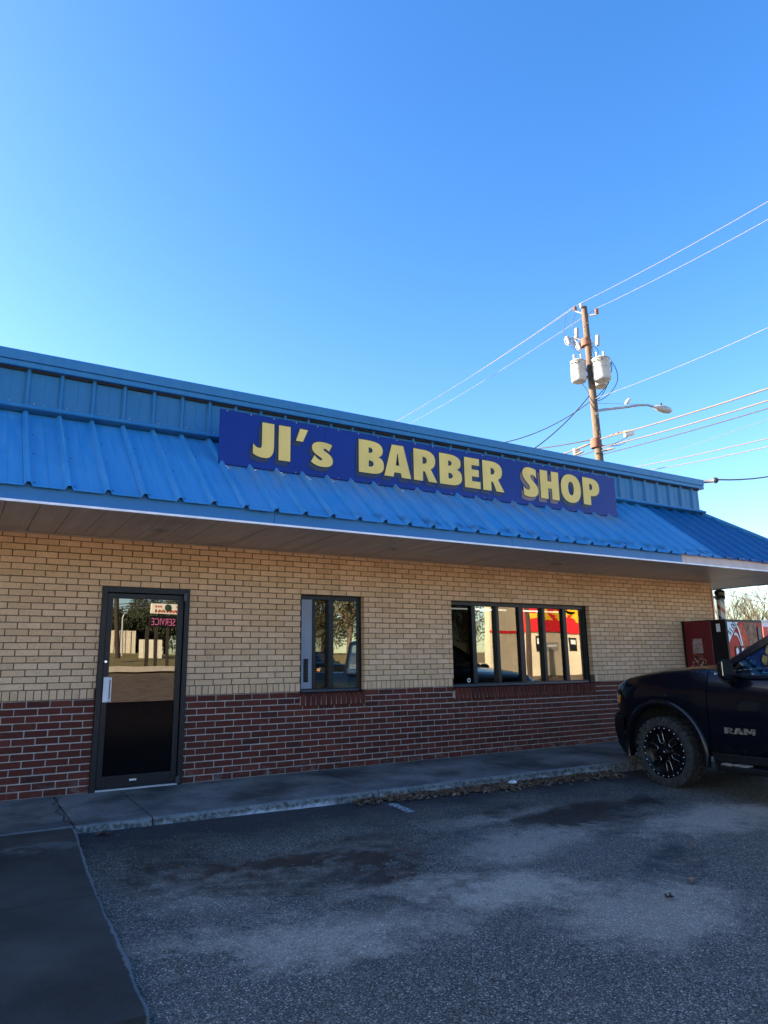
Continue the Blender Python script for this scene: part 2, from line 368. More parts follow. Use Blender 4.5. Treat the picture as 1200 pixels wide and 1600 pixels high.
# ------------------------------------------------------------------ ground
def gridsheet(name, xs, ys, fz, m, **props):
    vs = [(x, y, fz(x, y)) for y in ys for x in xs]; n = len(xs)
    fs = [(j * n + i, j * n + i + 1, (j + 1) * n + i + 1, (j + 1) * n + i) for j in range(len(ys) - 1) for i in range(n - 1)]
    me = bpy.data.meshes.new(name); me.from_pydata(vs, [], fs); me.update(); return link(name, me, m, **props)
gridsheet('parking_lot', [-400, -60, -20, -2, 0, 3, 6, 9, 12, 30, 400], [-400, -120, -46, -35, -28, -20, -8, -2.6, -1.45, 0, 20, 400], zg, m_asph, kind='structure')
gridsheet('grass_verge', [-200, -60, 0, 15, 60, 200], [-120, -46, -35.4], lambda x, y: zg(x, y) + .03, m_grass, kind='structure')
rk = MB(); rk.box(-150, 150, -35.4, -35.1, 1.0, 1.32, b=.02); rk.build('far_kerb', mat('pale_kerb_concrete', (.42, .38, .32), .8), kind='structure')
gridsheet('back_field', [14, 60, 150, 400], [14, 60, 400], lambda x, y: -.02, m_grass, kind='structure')

# pavement slabs with their kerb face
pav = bpy.data.objects.new('pavement', None); COL.objects.link(pav); pav['kind'] = 'structure'
def slab(x0, x1, y0=-1.45, y1=-.002):
    mb = MB(); n = max(2, int((x1 - x0) / .12)); prof = [(y1, 0), (-.75, -.014), (y0 + .03, -.03), (y0 + .009, -.036), (y0, -.052), (y0 - .004, -.12), (y0 - .006, -.42), (y1, -.42)]
    vs = []
    for i in range(n + 1):
        x = x0 + (x1 - x0) * i / n
        for k, (y, z) in enumerate(prof):
            j = random.uniform(-1, 1) * (.006 if k in (3, 4, 5) else (.0015 if k == 2 else 0))
            vs.append((x, y + j, z + j * .7))
    q = len(prof)
    fs = [(i * q + k, i * q + (k + 1) % q, (i + 1) * q + (k + 1) % q, (i + 1) * q + k) for i in range(n) for k in range(q)] + [tuple(range(q)), tuple(range(n * q, n * q + q))]
    mb.raw(vs, fs); return mb.build('slab', m_conc, pav)
cuts = [-18, -14, -10, -6.5, -3.5, -1.2, 1.0, 1.62, 3.86, 6.02, 8.2, 10.4, 12.6, 14.6]
for a, b_ in zip(cuts[:-1], cuts[1:]):
    if abs(a - 1.0) < .01: a = 1.0 - .0
    slab(a + .006, b_ - .006)
gap = MB(); gap.box(-18, 14.6, -1.43, -.01, -.4, -.045); gap.build('joint_filler', m_dark, pav)

walk = bpy.data.objects.new('side_walk', None); COL.objects.link(walk); walk['kind'] = 'structure'
def xe(y):   # ragged right edge of the side walk
    t = (-1.46 - y) / 3.3
    return 1.0 - .052 * (-1.46 - y) + (.006 * math.sin(y * 4.3) + .004 * math.sin(y * 13.1)) * min(1, t * 3)
def walkslab(y0, y1, zf):
    ys = [y0 + (y1 - y0) * i / 24 for i in range(25)]; mb = MB(); vs = []
    for y in ys:
        e = xe(y) + random.uniform(-.006, .006); z = zf(y)
        vs += [(-6, y, z), (e - .02, y, z), (e, y, z - .012), (e + .006, y, z - .3), (-6, y, z - .3)]
    fs = [(i * 5 + k, i * 5 + (k + 1) % 5, (i + 1) * 5 + (k + 1) % 5, (i + 1) * 5 + k) for i in range(24) for k in range(5)] + [(0, 1, 2, 3, 4), (120, 121, 122, 123, 124)]
    mb.raw(vs, fs); return mb.build('slab', m_ramp, walk)
def zw(y):
    zl = zg(0, y) + .035
    t = min(1, max(0, (-1.46 - y) / .9)); return (-.034) * (1 - t) + zl * t
walkslab(-1.74, -1.462, zw); walkslab(-3.10, -1.748, zw); walkslab(-4.80, -3.108, zw)
ww = MB(); ww.box(-6, .93, -4.78, -1.5, -.5, -.262); ww.build('joint_filler', m_dark, walk)
# cracks: thin dark inlays on slabs
def inlay(name, pts, wd, m, zf, parent, lift=.004):
    mb = MB()
    for (a, b_) in zip(pts[:-1], pts[1:]):
        a = Vector((*a, 0)); b_ = Vector((*b_, 0)); d = (b_ - a).normalized(); n = Vector((-d.y, d.x, 0)) * wd / 2
        q = [a + n, b_ + n, b_ - n, a - n]; mb.face([(p.x, p.y, zf(p.x, p.y) + lift) for p in q])
    return mb.build(name, m, parent, fix=False)
cr = [(1.0, -.05), (1.02, -.25), (.95, -.42), (1.0, -.62), (.93, -.8), (.98, -1.0), (.95, -1.2), (1.02, -1.42)]
zp = lambda x, y: -.03 * min(1, max(0, -y / 1.42))
inlay('crack', cr, .012, m_dark, zp, pav)
# worn parking stripes
def worn(name, c, under, amt):
    m, b, p = newmat(name)
    f = b.math('MULTIPLY', b.ramp(b.noise(45, detail=6, rough=.7), amt, amt + .12), b.ramp(b.noise(3, detail=4), .3, .5, .3, 1))
    p.inputs['Base Color'].default_value = (*c, 1); b.L.new(f, p.inputs['Alpha']); p.inputs['Roughness'].default_value = .8
    b.L.new(b.bump(b.noise(150), .6, .005), p.inputs['Normal']); return m
m_stripe = worn('worn_white_paint', (.42, .43, .45), (.03, .033, .04), .41)
m_stripe2 = worn('faded_white_paint', (.22, .22, .23), (.04, .044, .052), .52)
def stripe(x, y0, y1, wd, m):
    mb = MB(); n = 6
    for i in range(n):
        a = y0 + (y1 - y0) * i / n; c = y0 + (y1 - y0) * (i + 1) / n
        mb.face([(x - wd / 2, a, zg(x, a) + .004), (x + wd / 2, a, zg(x, a) + .004), (x + wd / 2, c, zg(x, c) + .004), (x - wd / 2, c, zg(x, c) + .004)])
    mb.build('parking_stripe', m, fix=False, kind='structure')
stripe(3.88, -2.02, -1.66, .09, m_stripe); stripe(3.86, -3.3, -2.75, .09, m_stripe2); stripe(6.62, -2.6, -1.62, .09, m_stripe2); stripe(9.4, -5, -1.62, .09, m_stripe2)

# ------------------------------------------------------------------ the shop
YE, ZE, SL = -1.47, 2.765, .81        # eave line and slope of the mansard
XR = 11.82; XL = -18.0
shop = thing('shop_building', 'low brick shop with tan over red brick and blue metal mansard roof', 'shop', (2, 0, 0))
OPEN = [(1.33, 2.262, -.3, 2.075), (3.635, 4.525, .90, 2.083), (5.92, 8.63, .90, 2.083)]
wall = MB()
def wbox(x0, x1, z0, z1): wall.box(x0, x1, .0, .2, z0, z1)
e = .004
xs = [XL, OPEN[0][0] - e, OPEN[0][1] + e, OPEN[1][0] - e, OPEN[1][1] + e, OPEN[2][0] - e, OPEN[2][1] + e, XR - .006]
for i in (0, 2, 4, 6): wbox(xs[i], xs[i + 1], -.4, 2.66)
for i, o in ((1, OPEN[0]), (3, OPEN[1]), (5, OPEN[2])):
    wbox(xs[i], xs[i + 1], o[3] + e, 2.66)
    if o[2] > 0: wbox(xs[i], xs[i + 1], -.4, .745)
wall.box(XR - .2, XR - .006, .2, 12, -.4, 2.66); wall.box(XL, XR - .2, 11.8, 12, -.4, 2.66); wall.box(XL, XL + .2, .2, 11.8, -.4, 2.66)
w_o = wall.build('wall', m_mortar, shop)
# bricks: courses with openings cut out
CH, BP = .0702, .2125
def brick_mesh(name):
    mb = MB(); b = .035
    # unit box x,z in 0..1, y 0 (front) .. 1 (back), chamfered front
    bx, bz = .012, .035
    v = [(bx, 0, bz), (1 - bx, 0, bz), (1 - bx, 0, 1 - bz), (bx, 0, 1 - bz), (0, .03, 0), (1, .03, 0), (1, .03, 1), (0, .03, 1), (0, 1, 0), (1, 1, 0), (1, 1, 1), (0, 1, 1)]
    f = [(0, 1, 2, 3), (4, 5, 1, 0), (5, 6, 2, 1), (6, 7, 3, 2), (7, 4, 0, 3), (8, 9, 5, 4), (9, 10, 6, 5), (10, 11, 7, 6), (11, 8, 4, 7)]
    me = bpy.data.meshes.new(name); me.from_pydata(v, [], f); me.update(); return me, v, f
bm_tan, BV, BF = brick_mesh('tan_brick'); bm_red, _, _ = brick_mesh('red_brick')
bm_tan.materials.append(m_tan); bm_red.materials.append(m_red)
bricks = []     # (kind, x0, x1, z0, z1, yfront, depth)
def courses():
    z = 0.0; k = 0; out = []
    for i in range(13): out.append(('red', z, z + CH)); z += CH
    return out
def cut(x0, x1, z0, z1):
    segs = [(x0, x1)]
    for (a, b_, c, d) in OPEN:
        lo = c - (.15 if c > 0 else 0)
        if z1 > lo + (.04 if c > 0 else .01) and z0 < d - .01:
            ns = []
            for (s, t) in segs:
                if t <= a or s >= b_: ns.append((s, t)); continue
                if s < a: ns.append((s, a))
                if t > b_: ns.append((b_, t))
            segs = ns
    return [(s, t) for s, t in segs if t - s > .02]
J = .010
for i in range(13):
    z0 = i * CH; off = -(i % 2) * BP / 2 + .06
    k = math.floor((XL - off) / BP)
    x = off + k * BP
    while x < XR:
        for (s, t) in cut(max(x + J / 2, XL), min(x + BP - J / 2, XR), z0, z0 + CH):
            bricks.append(('red', s, t, z0 + J / 2, z0 + CH - J / 2))
        x += BP
ZB = 13 * CH
x = XL; RW = .0705
while x < XR:                                   # rowlock course of tan brick
    for (s, t) in cut(x + .004, min(x + RW - .004, XR), ZB, ZB + .1): bricks.append(('tan', s, t, ZB + .005, ZB + .099))
    x += RW
z = ZB + .104; i = 0; CT = .0668
CT = (2.079 - z) / 16
while z < 2.60:
    off = -(i % 2) * BP / 2 + .02; x = off + math.floor((XL - off) / BP) * BP
    while x < XR:
        for (s, t) in cut(max(x + J / 2, XL), min(x + BP - J / 2, XR), z, z + CT):
            bricks.append(('tan', s, t, z + J / 2 - .001, min(z + CT - J / 2 + .001, 2.625)))
        x += BP
    z += CT; i += 1
def place_bricks(kind, base, m_one, m_many, nm):
    L = [b for b in bricks if b[0] == kind]
    L.sort(key=lambda b: (Vector(((b[1] + b[2]) / 2, 0, (b[3] + b[4]) / 2)) - Vector((2.4, -4, 1.3))).length if b[1] > .2 else 99)
    vs = []; fs = []
    for n, (k, s, t, z0, z1) in enumerate(L):
        yf = -.007 - random.uniform(0, .003); dp = .10; jz = random.uniform(-.0012, .0012)
        if n < 295:
            o = bpy.data.objects.new(nm, base); COL.objects.link(o); o.parent = shop
            o.location = Vector((s, yf, z0 + jz)) - shop.location; o.scale = (t - s - random.uniform(0, .0025), dp, z1 - z0 - random.uniform(0, .0012)); o.rotation_euler = (random.uniform(-.006, .006), random.uniform(-.004, .004), random.uniform(-.004, .004))
        else:
            q = len(vs); vs += [(s + p[0] * (t - s), yf + p[1] * dp, z0 + jz + p[2] * (z1 - z0)) for p in BV]; fs += [tuple(a + q for a in f) for f in BF]
    me = bpy.data.meshes.new(nm + 's'); me.from_pydata(vs, [], fs); me.update()
    link('further_' + nm + 's', me, m_many, shop, kind='stuff')
place_bricks('tan', bm_tan, m_tan, m_tani, 'tan_brick'); place_bricks('red', bm_red, m_red, m_redi, 'red_brick')
# sloping rowlock sills
bm_sill = MB(); bm_sill.box(0, .058, 0, .15, 0, .140, b=.004); me_sill = bm_sill.mesh('sill_brick'); me_sill.materials.append(m_red)
for (a, b_, c, d) in OPEN[1:]:
    n = int(round((b_ - a) / .0695)); st = (b_ - a) / n
    bed = MB(); bed.box(a, b_, -.024, .2, .752, .862); bed.box(a, b_, .06, .2, .85, .885); bed.build('sill_mortar', m_mortar, shop)
    for i in range(n):
        o = bpy.data.objects.new('sill_brick', me_sill); COL.objects.link(o); o.parent = shop; o.scale = (st / .0695, 1, 1)
        o.location = Vector((a + i * st + .0045, -.032, .746 + random.uniform(-.002, .002))) - shop.location; o.rotation_euler = (rad(5), 0, 0)
# roof sheets
RX0, RP = .43, .32
def profile(x0, n):           # cross profile of n rib bays starting on a rib: list of (x, height)
    out = []
    for i in range(n):
        c = x0 + i * RP
        out += [(c - .034, 0), (c - .012, .042), (c + .012, .042), (c + .034, 0), (c + RP * .5 - .006, .0), (c + RP * .5, .005), (c + RP * .5 + .006, 0)]
    out.append((x0 + n * RP - .034 - .002, 0)); return out
def sheet(prof, fa, fb, th, nrm):
    mb = MB(); top = []; n = len(prof)
    A = [Vector(fa(x)) + nrm * h for x, h in prof]; B = [Vector(fb(x)) + nrm * h for x, h in prof]
    A2 = [p - nrm * th for p in A]; B2 = [p - nrm * th for p in B]
    mb.raw(A + B + A2 + B2, [(i, i + 1, n + i + 1, n + i) for i in range(n - 1)] + [(2 * n + i + 1, 2 * n + i, 3 * n + i, 3 * n + i + 1) for i in range(n - 1)] +
           [(i + 1, i, 2 * n + i, 2 * n + i + 1) for i in range(n - 1)] + [(n + i, n + i + 1, 3 * n + i + 1, 3 * n + i) for i in range(n - 1)] + [(0, n, 3 * n, 2 * n), (n - 1, 3 * n - 1, 4 * n - 1, 2 * n - 1)])
    return mb
NR = Vector((0, -SL, 1)).normalized()
YT = -.19; ZT = ZE + SL * (YT - YE)
XH0, XH1 = 11.52, 13.15             # hip: top and eave x
def rtop(x):
    y = YT if x <= XH0 else YE + (YT - YE) * max(0, (XH1 - x) / (XH1 - XH0)); return (x, y, ZE + SL * (y - YE))
x = RX0 - 19 * RP * 3
screws = MB()
def dome(mb, c, n, r):
    n = Vector(n).normalized(); a = Vector((1, 0, 0)); b2 = n.cross(a)
    ring = [Vector(c) + (a * math.cos(t) + b2 * math.sin(t)) * r for t in [k * math.pi / 3 for k in range(6)]]; tip = Vector(c) + n * r * .7
    mb.raw(ring + [tip], [(i, (i + 1) % 6, 6) for i in range(6)])
while x < XH1 - .1:
    n = 3; pr = [(a, h) for a, h in profile(x, 3)]
    pr = [(min(a, XH1), h if a < XH1 else 0) for a, h in pr]
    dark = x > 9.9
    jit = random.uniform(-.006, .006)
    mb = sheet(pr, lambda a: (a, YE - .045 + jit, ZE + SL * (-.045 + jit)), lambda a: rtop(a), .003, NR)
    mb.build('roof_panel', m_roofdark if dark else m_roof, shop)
    for k in range(3):
        for (yy, dx) in ((YE + .02, .055), (-.98, .055), (-.62, .055)):
            if x + k * RP < XH0: dome(screws, (x + k * RP + dx + random.uniform(-.005, .005), yy, ZE + SL * (yy - YE) + .002), NR, .009)
    x += 3 * RP
screws.build('roof_screws', mat('dark_screw_heads', (.03, .03, .05), .5), shop, kind='stuff')
# right-hand mansard slope and the deck below
NX = Vector((SL * .78, 0, 1)).normalized()
y = YE + .1
while y < 12:
    pr = [(a, h) for a, h in profile(y, 3)]
    def top(a):
        x_ = XH0 if a > YT else XH1 + (XH0 - XH1) * max(0, (a - YE) / (YT - YE)); return (x_, a, ZE + (ZT - ZE) * (XH1 - x_) / (XH1 - XH0))
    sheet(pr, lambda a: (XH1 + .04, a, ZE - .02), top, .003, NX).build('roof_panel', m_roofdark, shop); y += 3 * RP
core = MB()
core.prism([(XL, YE + .03, ZE - .135), (XL, YE + .03, ZE - .05), (XL, YT, ZT - .05), (XL, 11.8, ZT - .05), (XL, 11.8, ZE - .135)], (XR - XL - .32, 0, 0))
core.prism([(XR - .4, YE + .04, ZE - .13), (XH1 - .04, YE + .04, ZE - .13), (XH1 - .06, YE + .05, ZE - .06), (XH0, YT, ZT - .06), (XR - .4, YT, ZT - .06)], (0, .001, 0))
core.build('roof_deck', m_dark, shop)
hipc = MB(); hipc.tube([(XH0 + .0, YT, ZT + .02), (XH1 + .03, YE - .03, ZE + .01)], .045, 6); hipc.build('hip_cap', m_trim, shop)
# vertical ribbed band, trims, top fascia box
YV = -.17
x = RX0 - 19 * RP * 3
while x < XH0 - .05:
    pr = [(min(a, XH0), h * .8 if a < XH0 else 0) for a, h in profile(x, 3)]
    sheet(pr, lambda a: (a, YV, 3.83), lambda a: (a, YV, 4.33), .003, Vector((0, -1, 0))).build('wall_panel', m_roofv, shop); x += 3 * RP
def pol(y): return y
lam = MB()
lam.prism([(XL, -.13, 3.80), (XL, -.235, 3.825), (XL, -.275, 3.83), (XL, -.285, 3.84), (XL, -.275, 3.865), (XL, -.215, 3.875), (XL, -.212, 3.895), (XL, -.13, 3.895)], (XH0 + .02 - XL, 0, 0)); lam.build('band_trim', m_trim, shop)
cl_ = MB(); cl_.box(XL, XH0, -.20, -.172, 4.262, 4.284); cl_.box(XL, XH0, -.19, -.16, 3.76, 3.80); cl_.build('shade_strip', m_dark, shop)  # dark strips added under the lips to stand in for the gap shade
s2 = MB()
for k in range(0, 94):
    xx = RX0 - 57 * RP + k * RP
    if XL < xx < XH0: dome(s2, (xx + .07, YV - .002, 3.925), (0, -1, 0), .009); dome(s2, (xx + RP * .5, YV - .002, 3.925), (0, -1, 0), .006)
s2.build('band_screws', m_alu, shop, kind='stuff')
par = MB(); par.box(XL, XH0 - .002, YV + .006, 11.9, 3.7, 4.40); par.build('parapet', m_roofv, shop)
bx = XL; cuts2 = [XL, -13.4, -8.7, -4.1, .5 - 3, 2.6 - 1.0 - 1.9, 4.53, 10.16, 11.6]
for a, c in zip(cuts2[:-1], cuts2[1:]):
    tb = MB(); tb.prism([(a, -.12, 4.285), (a, -.245, 4.285), (a, -.25, 4.292), (a, -.25, 4.335), (a, -.236, 4.339), (a, -.236, 4.347), (a, -.257, 4.352), (a, -.262, 4.445), (a, -.25, 4.462), (a, -.12, 4.468)], (c - a - .004, 0, 0))
    tb.build('top_fascia', m_trim, shop)
tb = MB(); tb.box(11.5, 11.6, -.115, 12, 4.29, 4.46); tb.box(XL, 11.5, -.115, 12, 4.40, 4.455); tb.build('roof_coping', m_trim, shop)
# eave fascia, drip edge
fx = [XL, -12, -6, -.9 - 1, W(429, 815, YE).x, W(800, 845, YE).x, 9.05]
for a, c in zip(fx[:-1], fx[1:]):
    f = MB(); f.box(a + .002, c - .002, YE, YE + .025, 2.618, 2.768, b=.002); f.build('fascia_panel', m_fascia, shop)
f = MB(); f.box(9.052, XH1, YE - .003, YE + .022, 2.618, 2.768, b=.002); f.box(XH1 - .025, XH1, YE + .024, 12, 2.618, 2.76); f.build('fascia_panel', m_fasciab, shop, label='unpainted beige stretch of fascia')
d = MB(); d.prism([(XL, YE - .022, 2.592), (XL, YE - .022, 2.612), (XL, YE + .0, 2.617), (XL, YE + .03, 2.617), (XL, YE + .03, 2.597)], (XH1 + .03 - XL, 0, 0)); d.build('drip_edge', m_drip, shop)
d = MB(); d.box(XH1 - .03, XH1 + .02, YE + .032, 12, 2.597, 2.6165); d.build('drip_edge', mat('dark_side_drip', (.12, .12, .13), .5), shop)
# soffit panels, each with a lip
sp_m = MB(); sp_m.box(0, .261, YE + .032, -.012, 2.604, 2.618, b=.003); me_s = sp_m.mesh('soffit_panel'); me_s.materials.append(m_soffit)
x = XL
k0 = .552 - .266 * 70
i = 0
while True:
    xx = k0 + i * .266; i += 1
    if xx > XH1 - .03: break
    if xx < XL: continue
    o = bpy.data.objects.new('soffit_panel', me_s); COL.objects.link(o); o.parent = shop; o.location = Vector((xx, 0, random.uniform(-.002, .002))) - shop.location
sg = MB(); sg.box(XL, XH1 - .03, YE + .04, -.0, 2.621, 2.64); sg.build('soffit_backing', m_dark, shop); sg = MB(); sg.box(XR + .002, XH1 - .04, .002, 12, 2.606, 2.64); sg.build('side_soffit', m_soffit, shop)
edge = MB(); edge.box(XL, XR, -.022, -.0105, 2.585, 2.603); edge.build('wall_soffit_trim', mat('soffit_trim', (.30, .26, .22), .5), shop)
for (lx, ly) in ((1.727, -.712), (4.519, -.763), (7.352, -.66)):
    L = MB(); L.lathe((lx, ly, 2.604), (0, 0, -1), [(0, .105), (.008, .103), (.012, .09), (.006, .08)], 28); ring = L.build('soffit_light', m_alu, shop)
    L = MB(); L.lathe((lx, ly, 2.603), (0, 0, -1), [(.004, .08), (.012, .06), (.018, .0005)], 28); L.build('lens', mat('cloudy_lens', (.28, .25, .22), .3), ring)
# corner strip
cs = MB(); cs.box(XR + .002, XR + .03, -.02, .03, -.1, 2.50, b=.003); cs.build('corner_strip', mat('pale_corner_strip', (.72, .55, .50), .5), shop)
cs = MB(); cs.box(XR - .012, XR + .0015, -.024, -.012, -.1, 2.50); cs.build('corner_strip', mat('red_edge', (.55, .10, .07), .5), shop)

# door
def wpt(u, v, y): p = W(u, v, y); return p.x, p.z
dx0, dx1, dzt = 1.33, 2.262, 2.075
door = MB(); fw = .055
door.box(dx0, dx0 + fw, -.03, .12, -.005, dzt, b=.003); door.box(dx1 - fw, dx1, -.03, .12, -.005, dzt, b=.003); door.box(dx0 + fw, dx1 - fw, -.03, .12, dzt - .06, dzt, b=.003)
dro = door.build('door_frame', m_frame, shop)
leaf = MB(); a, c = dx0 + fw + .006, dx1 - fw - .006; gl, gr = 1.448, 2.142; gz0, gz1 = .87, 1.955
leaf.box(a, gl, .0, .045, .02, dzt - .067, b=.003); leaf.box(gr, c, .0, .045, .02, dzt - .067, b=.003); leaf.box(gl, gr, .0, .045, gz1, dzt - .067, b=.003); leaf.box(gl, gr, .001, .045, .02, .14, b=.003)
lo = leaf.build('door', m_frame, shop)
g = MB(); g.box(gl - .005, gr + .005, .020, .026, gz0, gz1 + .005); g.build('pane', m_doorglass, lo)
g = MB(); g.box(gl - .005, gr + .005, .018, .028, .135, gz0 - .002); g.build('kick_panel', m_blackpanel, lo)
hx, hz0, hz1 = 1.405, .875, 1.13
h = MB(); h.box(hx - .005, hx + .055, -.012, -.001, hz0, hz1, b=.002); h.box(hx + .062, hx + .072, -.04, -.028, hz0, hz1, b=.003); h.box(hx + .05, hx + .07, -.036, -.004, hz0 + .01, hz0 + .03); h.box(hx + .05, hx + .07, -.036, -.004, hz1 - .03, hz1 - .01); h.build('handle', mat('satin_metal_pull', (.62, .64, .70), .5, .2), lo)
h = MB(); lx, lz = wpt(165, 1034, 0); h.lathe((lx, .001, lz), (0, -1, 0), [(0, .019), (.012, .018), (.014, .012), (.012, .0005)], 20); h.build('lock', m_chrome, lo)
h = MB(); lx, lz = wpt(207.5, 1218, 0); h.box(lx - .035, lx + .035, -.002, .001, lz - .009, lz + .009); h.build('label', m_white, lo)
h = MB(); lx, lz = wpt(288, 925, 0); h.box(2.19, 2.225, -.045, -.001, 1.94, 2.03, b=.004); h.box(2.19, 2.225, -.045, -.001, .015, .085, b=.004); h.build('hinge', m_framel, lo)
t = MB(); t.box(dx0 + fw, dx1 - fw, -.028, .13, -.005, .016, b=.003); t.build('threshold', m_alu, shop)

# windows
def window(x0, x1, z0, z1, posts, depth):
    f = MB(); b_ = .045
    f.box(x0, x0 + b_, .07, .16, z0, z1, b=.003); f.box(x1 - b_ , x1, .07, .16, z0, z1, b=.003); f.box(x0 + b_, x1 - b_, .07, .16, z1 - b_ - .01, z1, b=.003); f.box(x0 + b_, x1 - b_, .07, .16, z0, z0 + b_, b=.003)
    fo = f.build('window', m_frame, shop)
    for (a, w_) in posts:
        q = MB(); q.box(a - w_ / 2, a + w_ / 2, .062, .15, z0 + b_, z1 - b_ - .01, b=.003); q.build('mullion', m_frame, fo)
    q = MB(); q.box(x0 + b_, x1 - b_, .055, .069, z0 + .004, z0 + .03, b=.002); q.build('track', m_framel, fo)
    return fo
w1 = window(3.637, 4.523, .898, 2.081, [(3.85, .04), (4.085, .07)], .09)
def pane(x0, x1, z0, z1, y, m, par): q = MB(); q.box(x0, x1, y, y + .006, z0, z1); q.build('pane', m, par)
pane(3.87, 4.05, .943, 2.026, .115, m_screen, w1); pane(4.12, 4.478, .943, 2.026, .10, m_glass, w1)
q = MB(); q.box(3.684, 3.83, .075, .09, .943, 2.026, b=.002); pg = q.build('side_panel', m_panelg, w1)
q = MB()
q.box(3.715, 3.775, .066, .0745, 1.02, 1.30, b=.012); gr_ = q.build('vent', m_black, pg)
q = MB()
for k in range(6): q.box(3.722, 3.768, .062, .0655, 1.045 + k * .042, 1.065 + k * .042, b=.003)
q.build('vent_slats', m_frame, pg)
w2 = window(5.922, 8.628, .898, 2.081, [(6.36, .07), (6.80, .055), (7.26, .09), (7.71, .055), (8.15, .075)], .09)
ed = [5.967, 6.325, 6.395, 6.773, 6.828, 7.215, 7.305, 7.683, 7.738, 8.113, 8.187, 8.583]
mm = [m_glassd, m_glass, m_screen, m_glass, m_screen, m_glass]
for k in range(6): pane(ed[2 * k], ed[2 * k + 1], .943, 2.026, .115 if k % 2 else .10, mm[k], w2)
q = MB(); lx, lz = wpt(733, 1063, .095); q.lathe((lx, .099, lz), (0, -1, 0), [(0, .03), (.002, .03), (.002, .017), (0, .017)], 20); q.build('round_sticker', m_white, w2)

# interior
room = MB()
room.box(2.9, 11.6, 6.2, 6.3, 0, 2.6); room.box(2.8, 2.9, .2, 6.3, 0, 2.6); room.box(2.8, 11.6, .2, 6.3, 2.5, 2.58)
ro = room.build('room_wall', m_int, shop); q = MB(); q.box(.3, 11.6, .2, 6.3, -.05, .01); q.build('room_floor', m_intf, shop)
q = MB(); q.box(4.9, 5.3, .21, 2.2, 0, 2.5); q.build('partition', m_int, shop)
for k in range(4):
    tl = thing('ceiling_light', ['first', 'second', 'third', 'last'][k] + ' fluorescent tube from the left, glowing behind the shop windows', 'lamp', (4.2 + k * 2.05 - .1, 3.62, 2.33), 'fluorescent tubes in the shop')
    q = MB(); q.box(tl.location.x, tl.location.x + 1.9, 3.66, 3.69, 2.36, 2.497); q.build('housing', m_framel, tl)
    q = MB(); q.tube([(tl.location.x + .05, 3.62, 2.315), (tl.location.x + 1.85, 3.62, 2.315)], .014, 8); q.build('tube', m_tubelight, tl)
# venetian blind behind the second and third panes
bl = thing('window_blind', 'half lowered dark slatted blind behind the middle panes of wide window', 'blind', (6.8, .22, 1.4))
m_sl = mat('blind_slat', (.72, .70, .66), .5)
sm_ = MB(); sm_.box(0, .78, -.018, .018, -.001, .001); mesl = sm_.mesh('slat'); mesl.materials.append(m_sl)
for k in range(26):
    o = bpy.data.objects.new('slat', mesl); COL.objects.link(o); o.parent = bl; o.location = Vector((6.42, .22, .97 + k * .021)) - bl.location; o.rotation_euler = (rad(-25), 0, 0)
q = MB(); q.tube([(6.5, .2, .98), (6.5, .2, 2.0)], .003, 5); q.tube([(7.1, .2, .98), (7.1, .2, 2.0)], .003, 5); q.build('cord', m_white, bl)
def barber_chair(x, y, m, lab):
    t = thing('barber_chair', lab, 'chair', (x, y, 0), 'chairs inside the shop')
    q = MB(); q.box(x - .27, x + .27, y - .25, y + .25, .50, .62, b=.04); q.build('seat', m, t)
    q = MB(); q.box(x - .25, x + .25, y + .2, y + .32, .6, 1.22, b=.05); q.build('backrest', m, t)
    for s in (-1, 1): q = MB(); q.box(x + s * .31 - .04, x + s * .31 + .04, y - .22, y + .24, .68, .76, b=.02); q.build('armrest', m, t)
    q = MB(); q.lathe((x, y, .01), (0, 0, 1), [(0, .3), (.04, .28), (.07, .06), (.5, .06)], 24); q.build('base', m_chrome, t)
m_leath = mat('grey_chair_leather', (.16, .17, .18), .4)
barber_chair(7.75, .75, m_leath, 'grey padded barber chair close behind the wide window'); barber_chair(4.65, .9, m_leath, 'grey padded barber chair behind the small window')

# ------------------------------------------------------------------ the sign
def bez(p0, c1, c2, p1, n=9):
    return [((1 - t) ** 3 * p0[0] + 3 * (1 - t) ** 2 * t * c1[0] + 3 * (1 - t) * t * t * c2[0] + t ** 3 * p1[0], (1 - t) ** 3 * p0[1] + 3 * (1 - t) ** 2 * t * c1[1] + 3 * (1 - t) * t * t * c2[1] + t ** 3 * p1[1]) for t in [i / n for i in range(1, n + 1)]]
def path(*seg):
    out = []
    for s in seg:
        if len(s) == 2: out.append(tuple(s))
        else: out += bez(out[-1], s[0:2], s[2:4], s[4:6])
    return out
def oval(cx, cy, a, b_, n=36, p=2.3):
    o = []
    for k in range(n):
        t = 2 * math.pi * k / n; c, s = math.cos(t), math.sin(t)
        o.append((cx + a * math.copysign(abs(c) ** (2 / p), c), cy + b_ * math.copysign(abs(s) ** (2 / p), s)))
    return o
gB = [path((0, 0), (0, 1), (.36, 1), (.75, 1, .96, .93, .96, .74), (.96, .62, .88, .55, .76, .525), (.92, .50, 1, .42, 1, .27), (1, .07, .82, 0, .48, 0)),
      path((.39, .62), (.39, .79), (.42, .79), (.60, .79, .60, .62, .42, .62)), path((.39, .20), (.39, .39), (.43, .39), (.64, .39, .64, .20, .43, .20))]
gR = [path((0, 0), (0, 1), (.40, 1), (.78, 1, .93, .88, .93, .69), (.93, .55, .86, .45, .72, .41), (1.0, 0), (.63, 0), (.475, .31), (.385, .31), (.385, 0)),
      path((.38, .55), (.38, .78), (.42, .78), (.62, .78, .62, .55, .42, .55))]
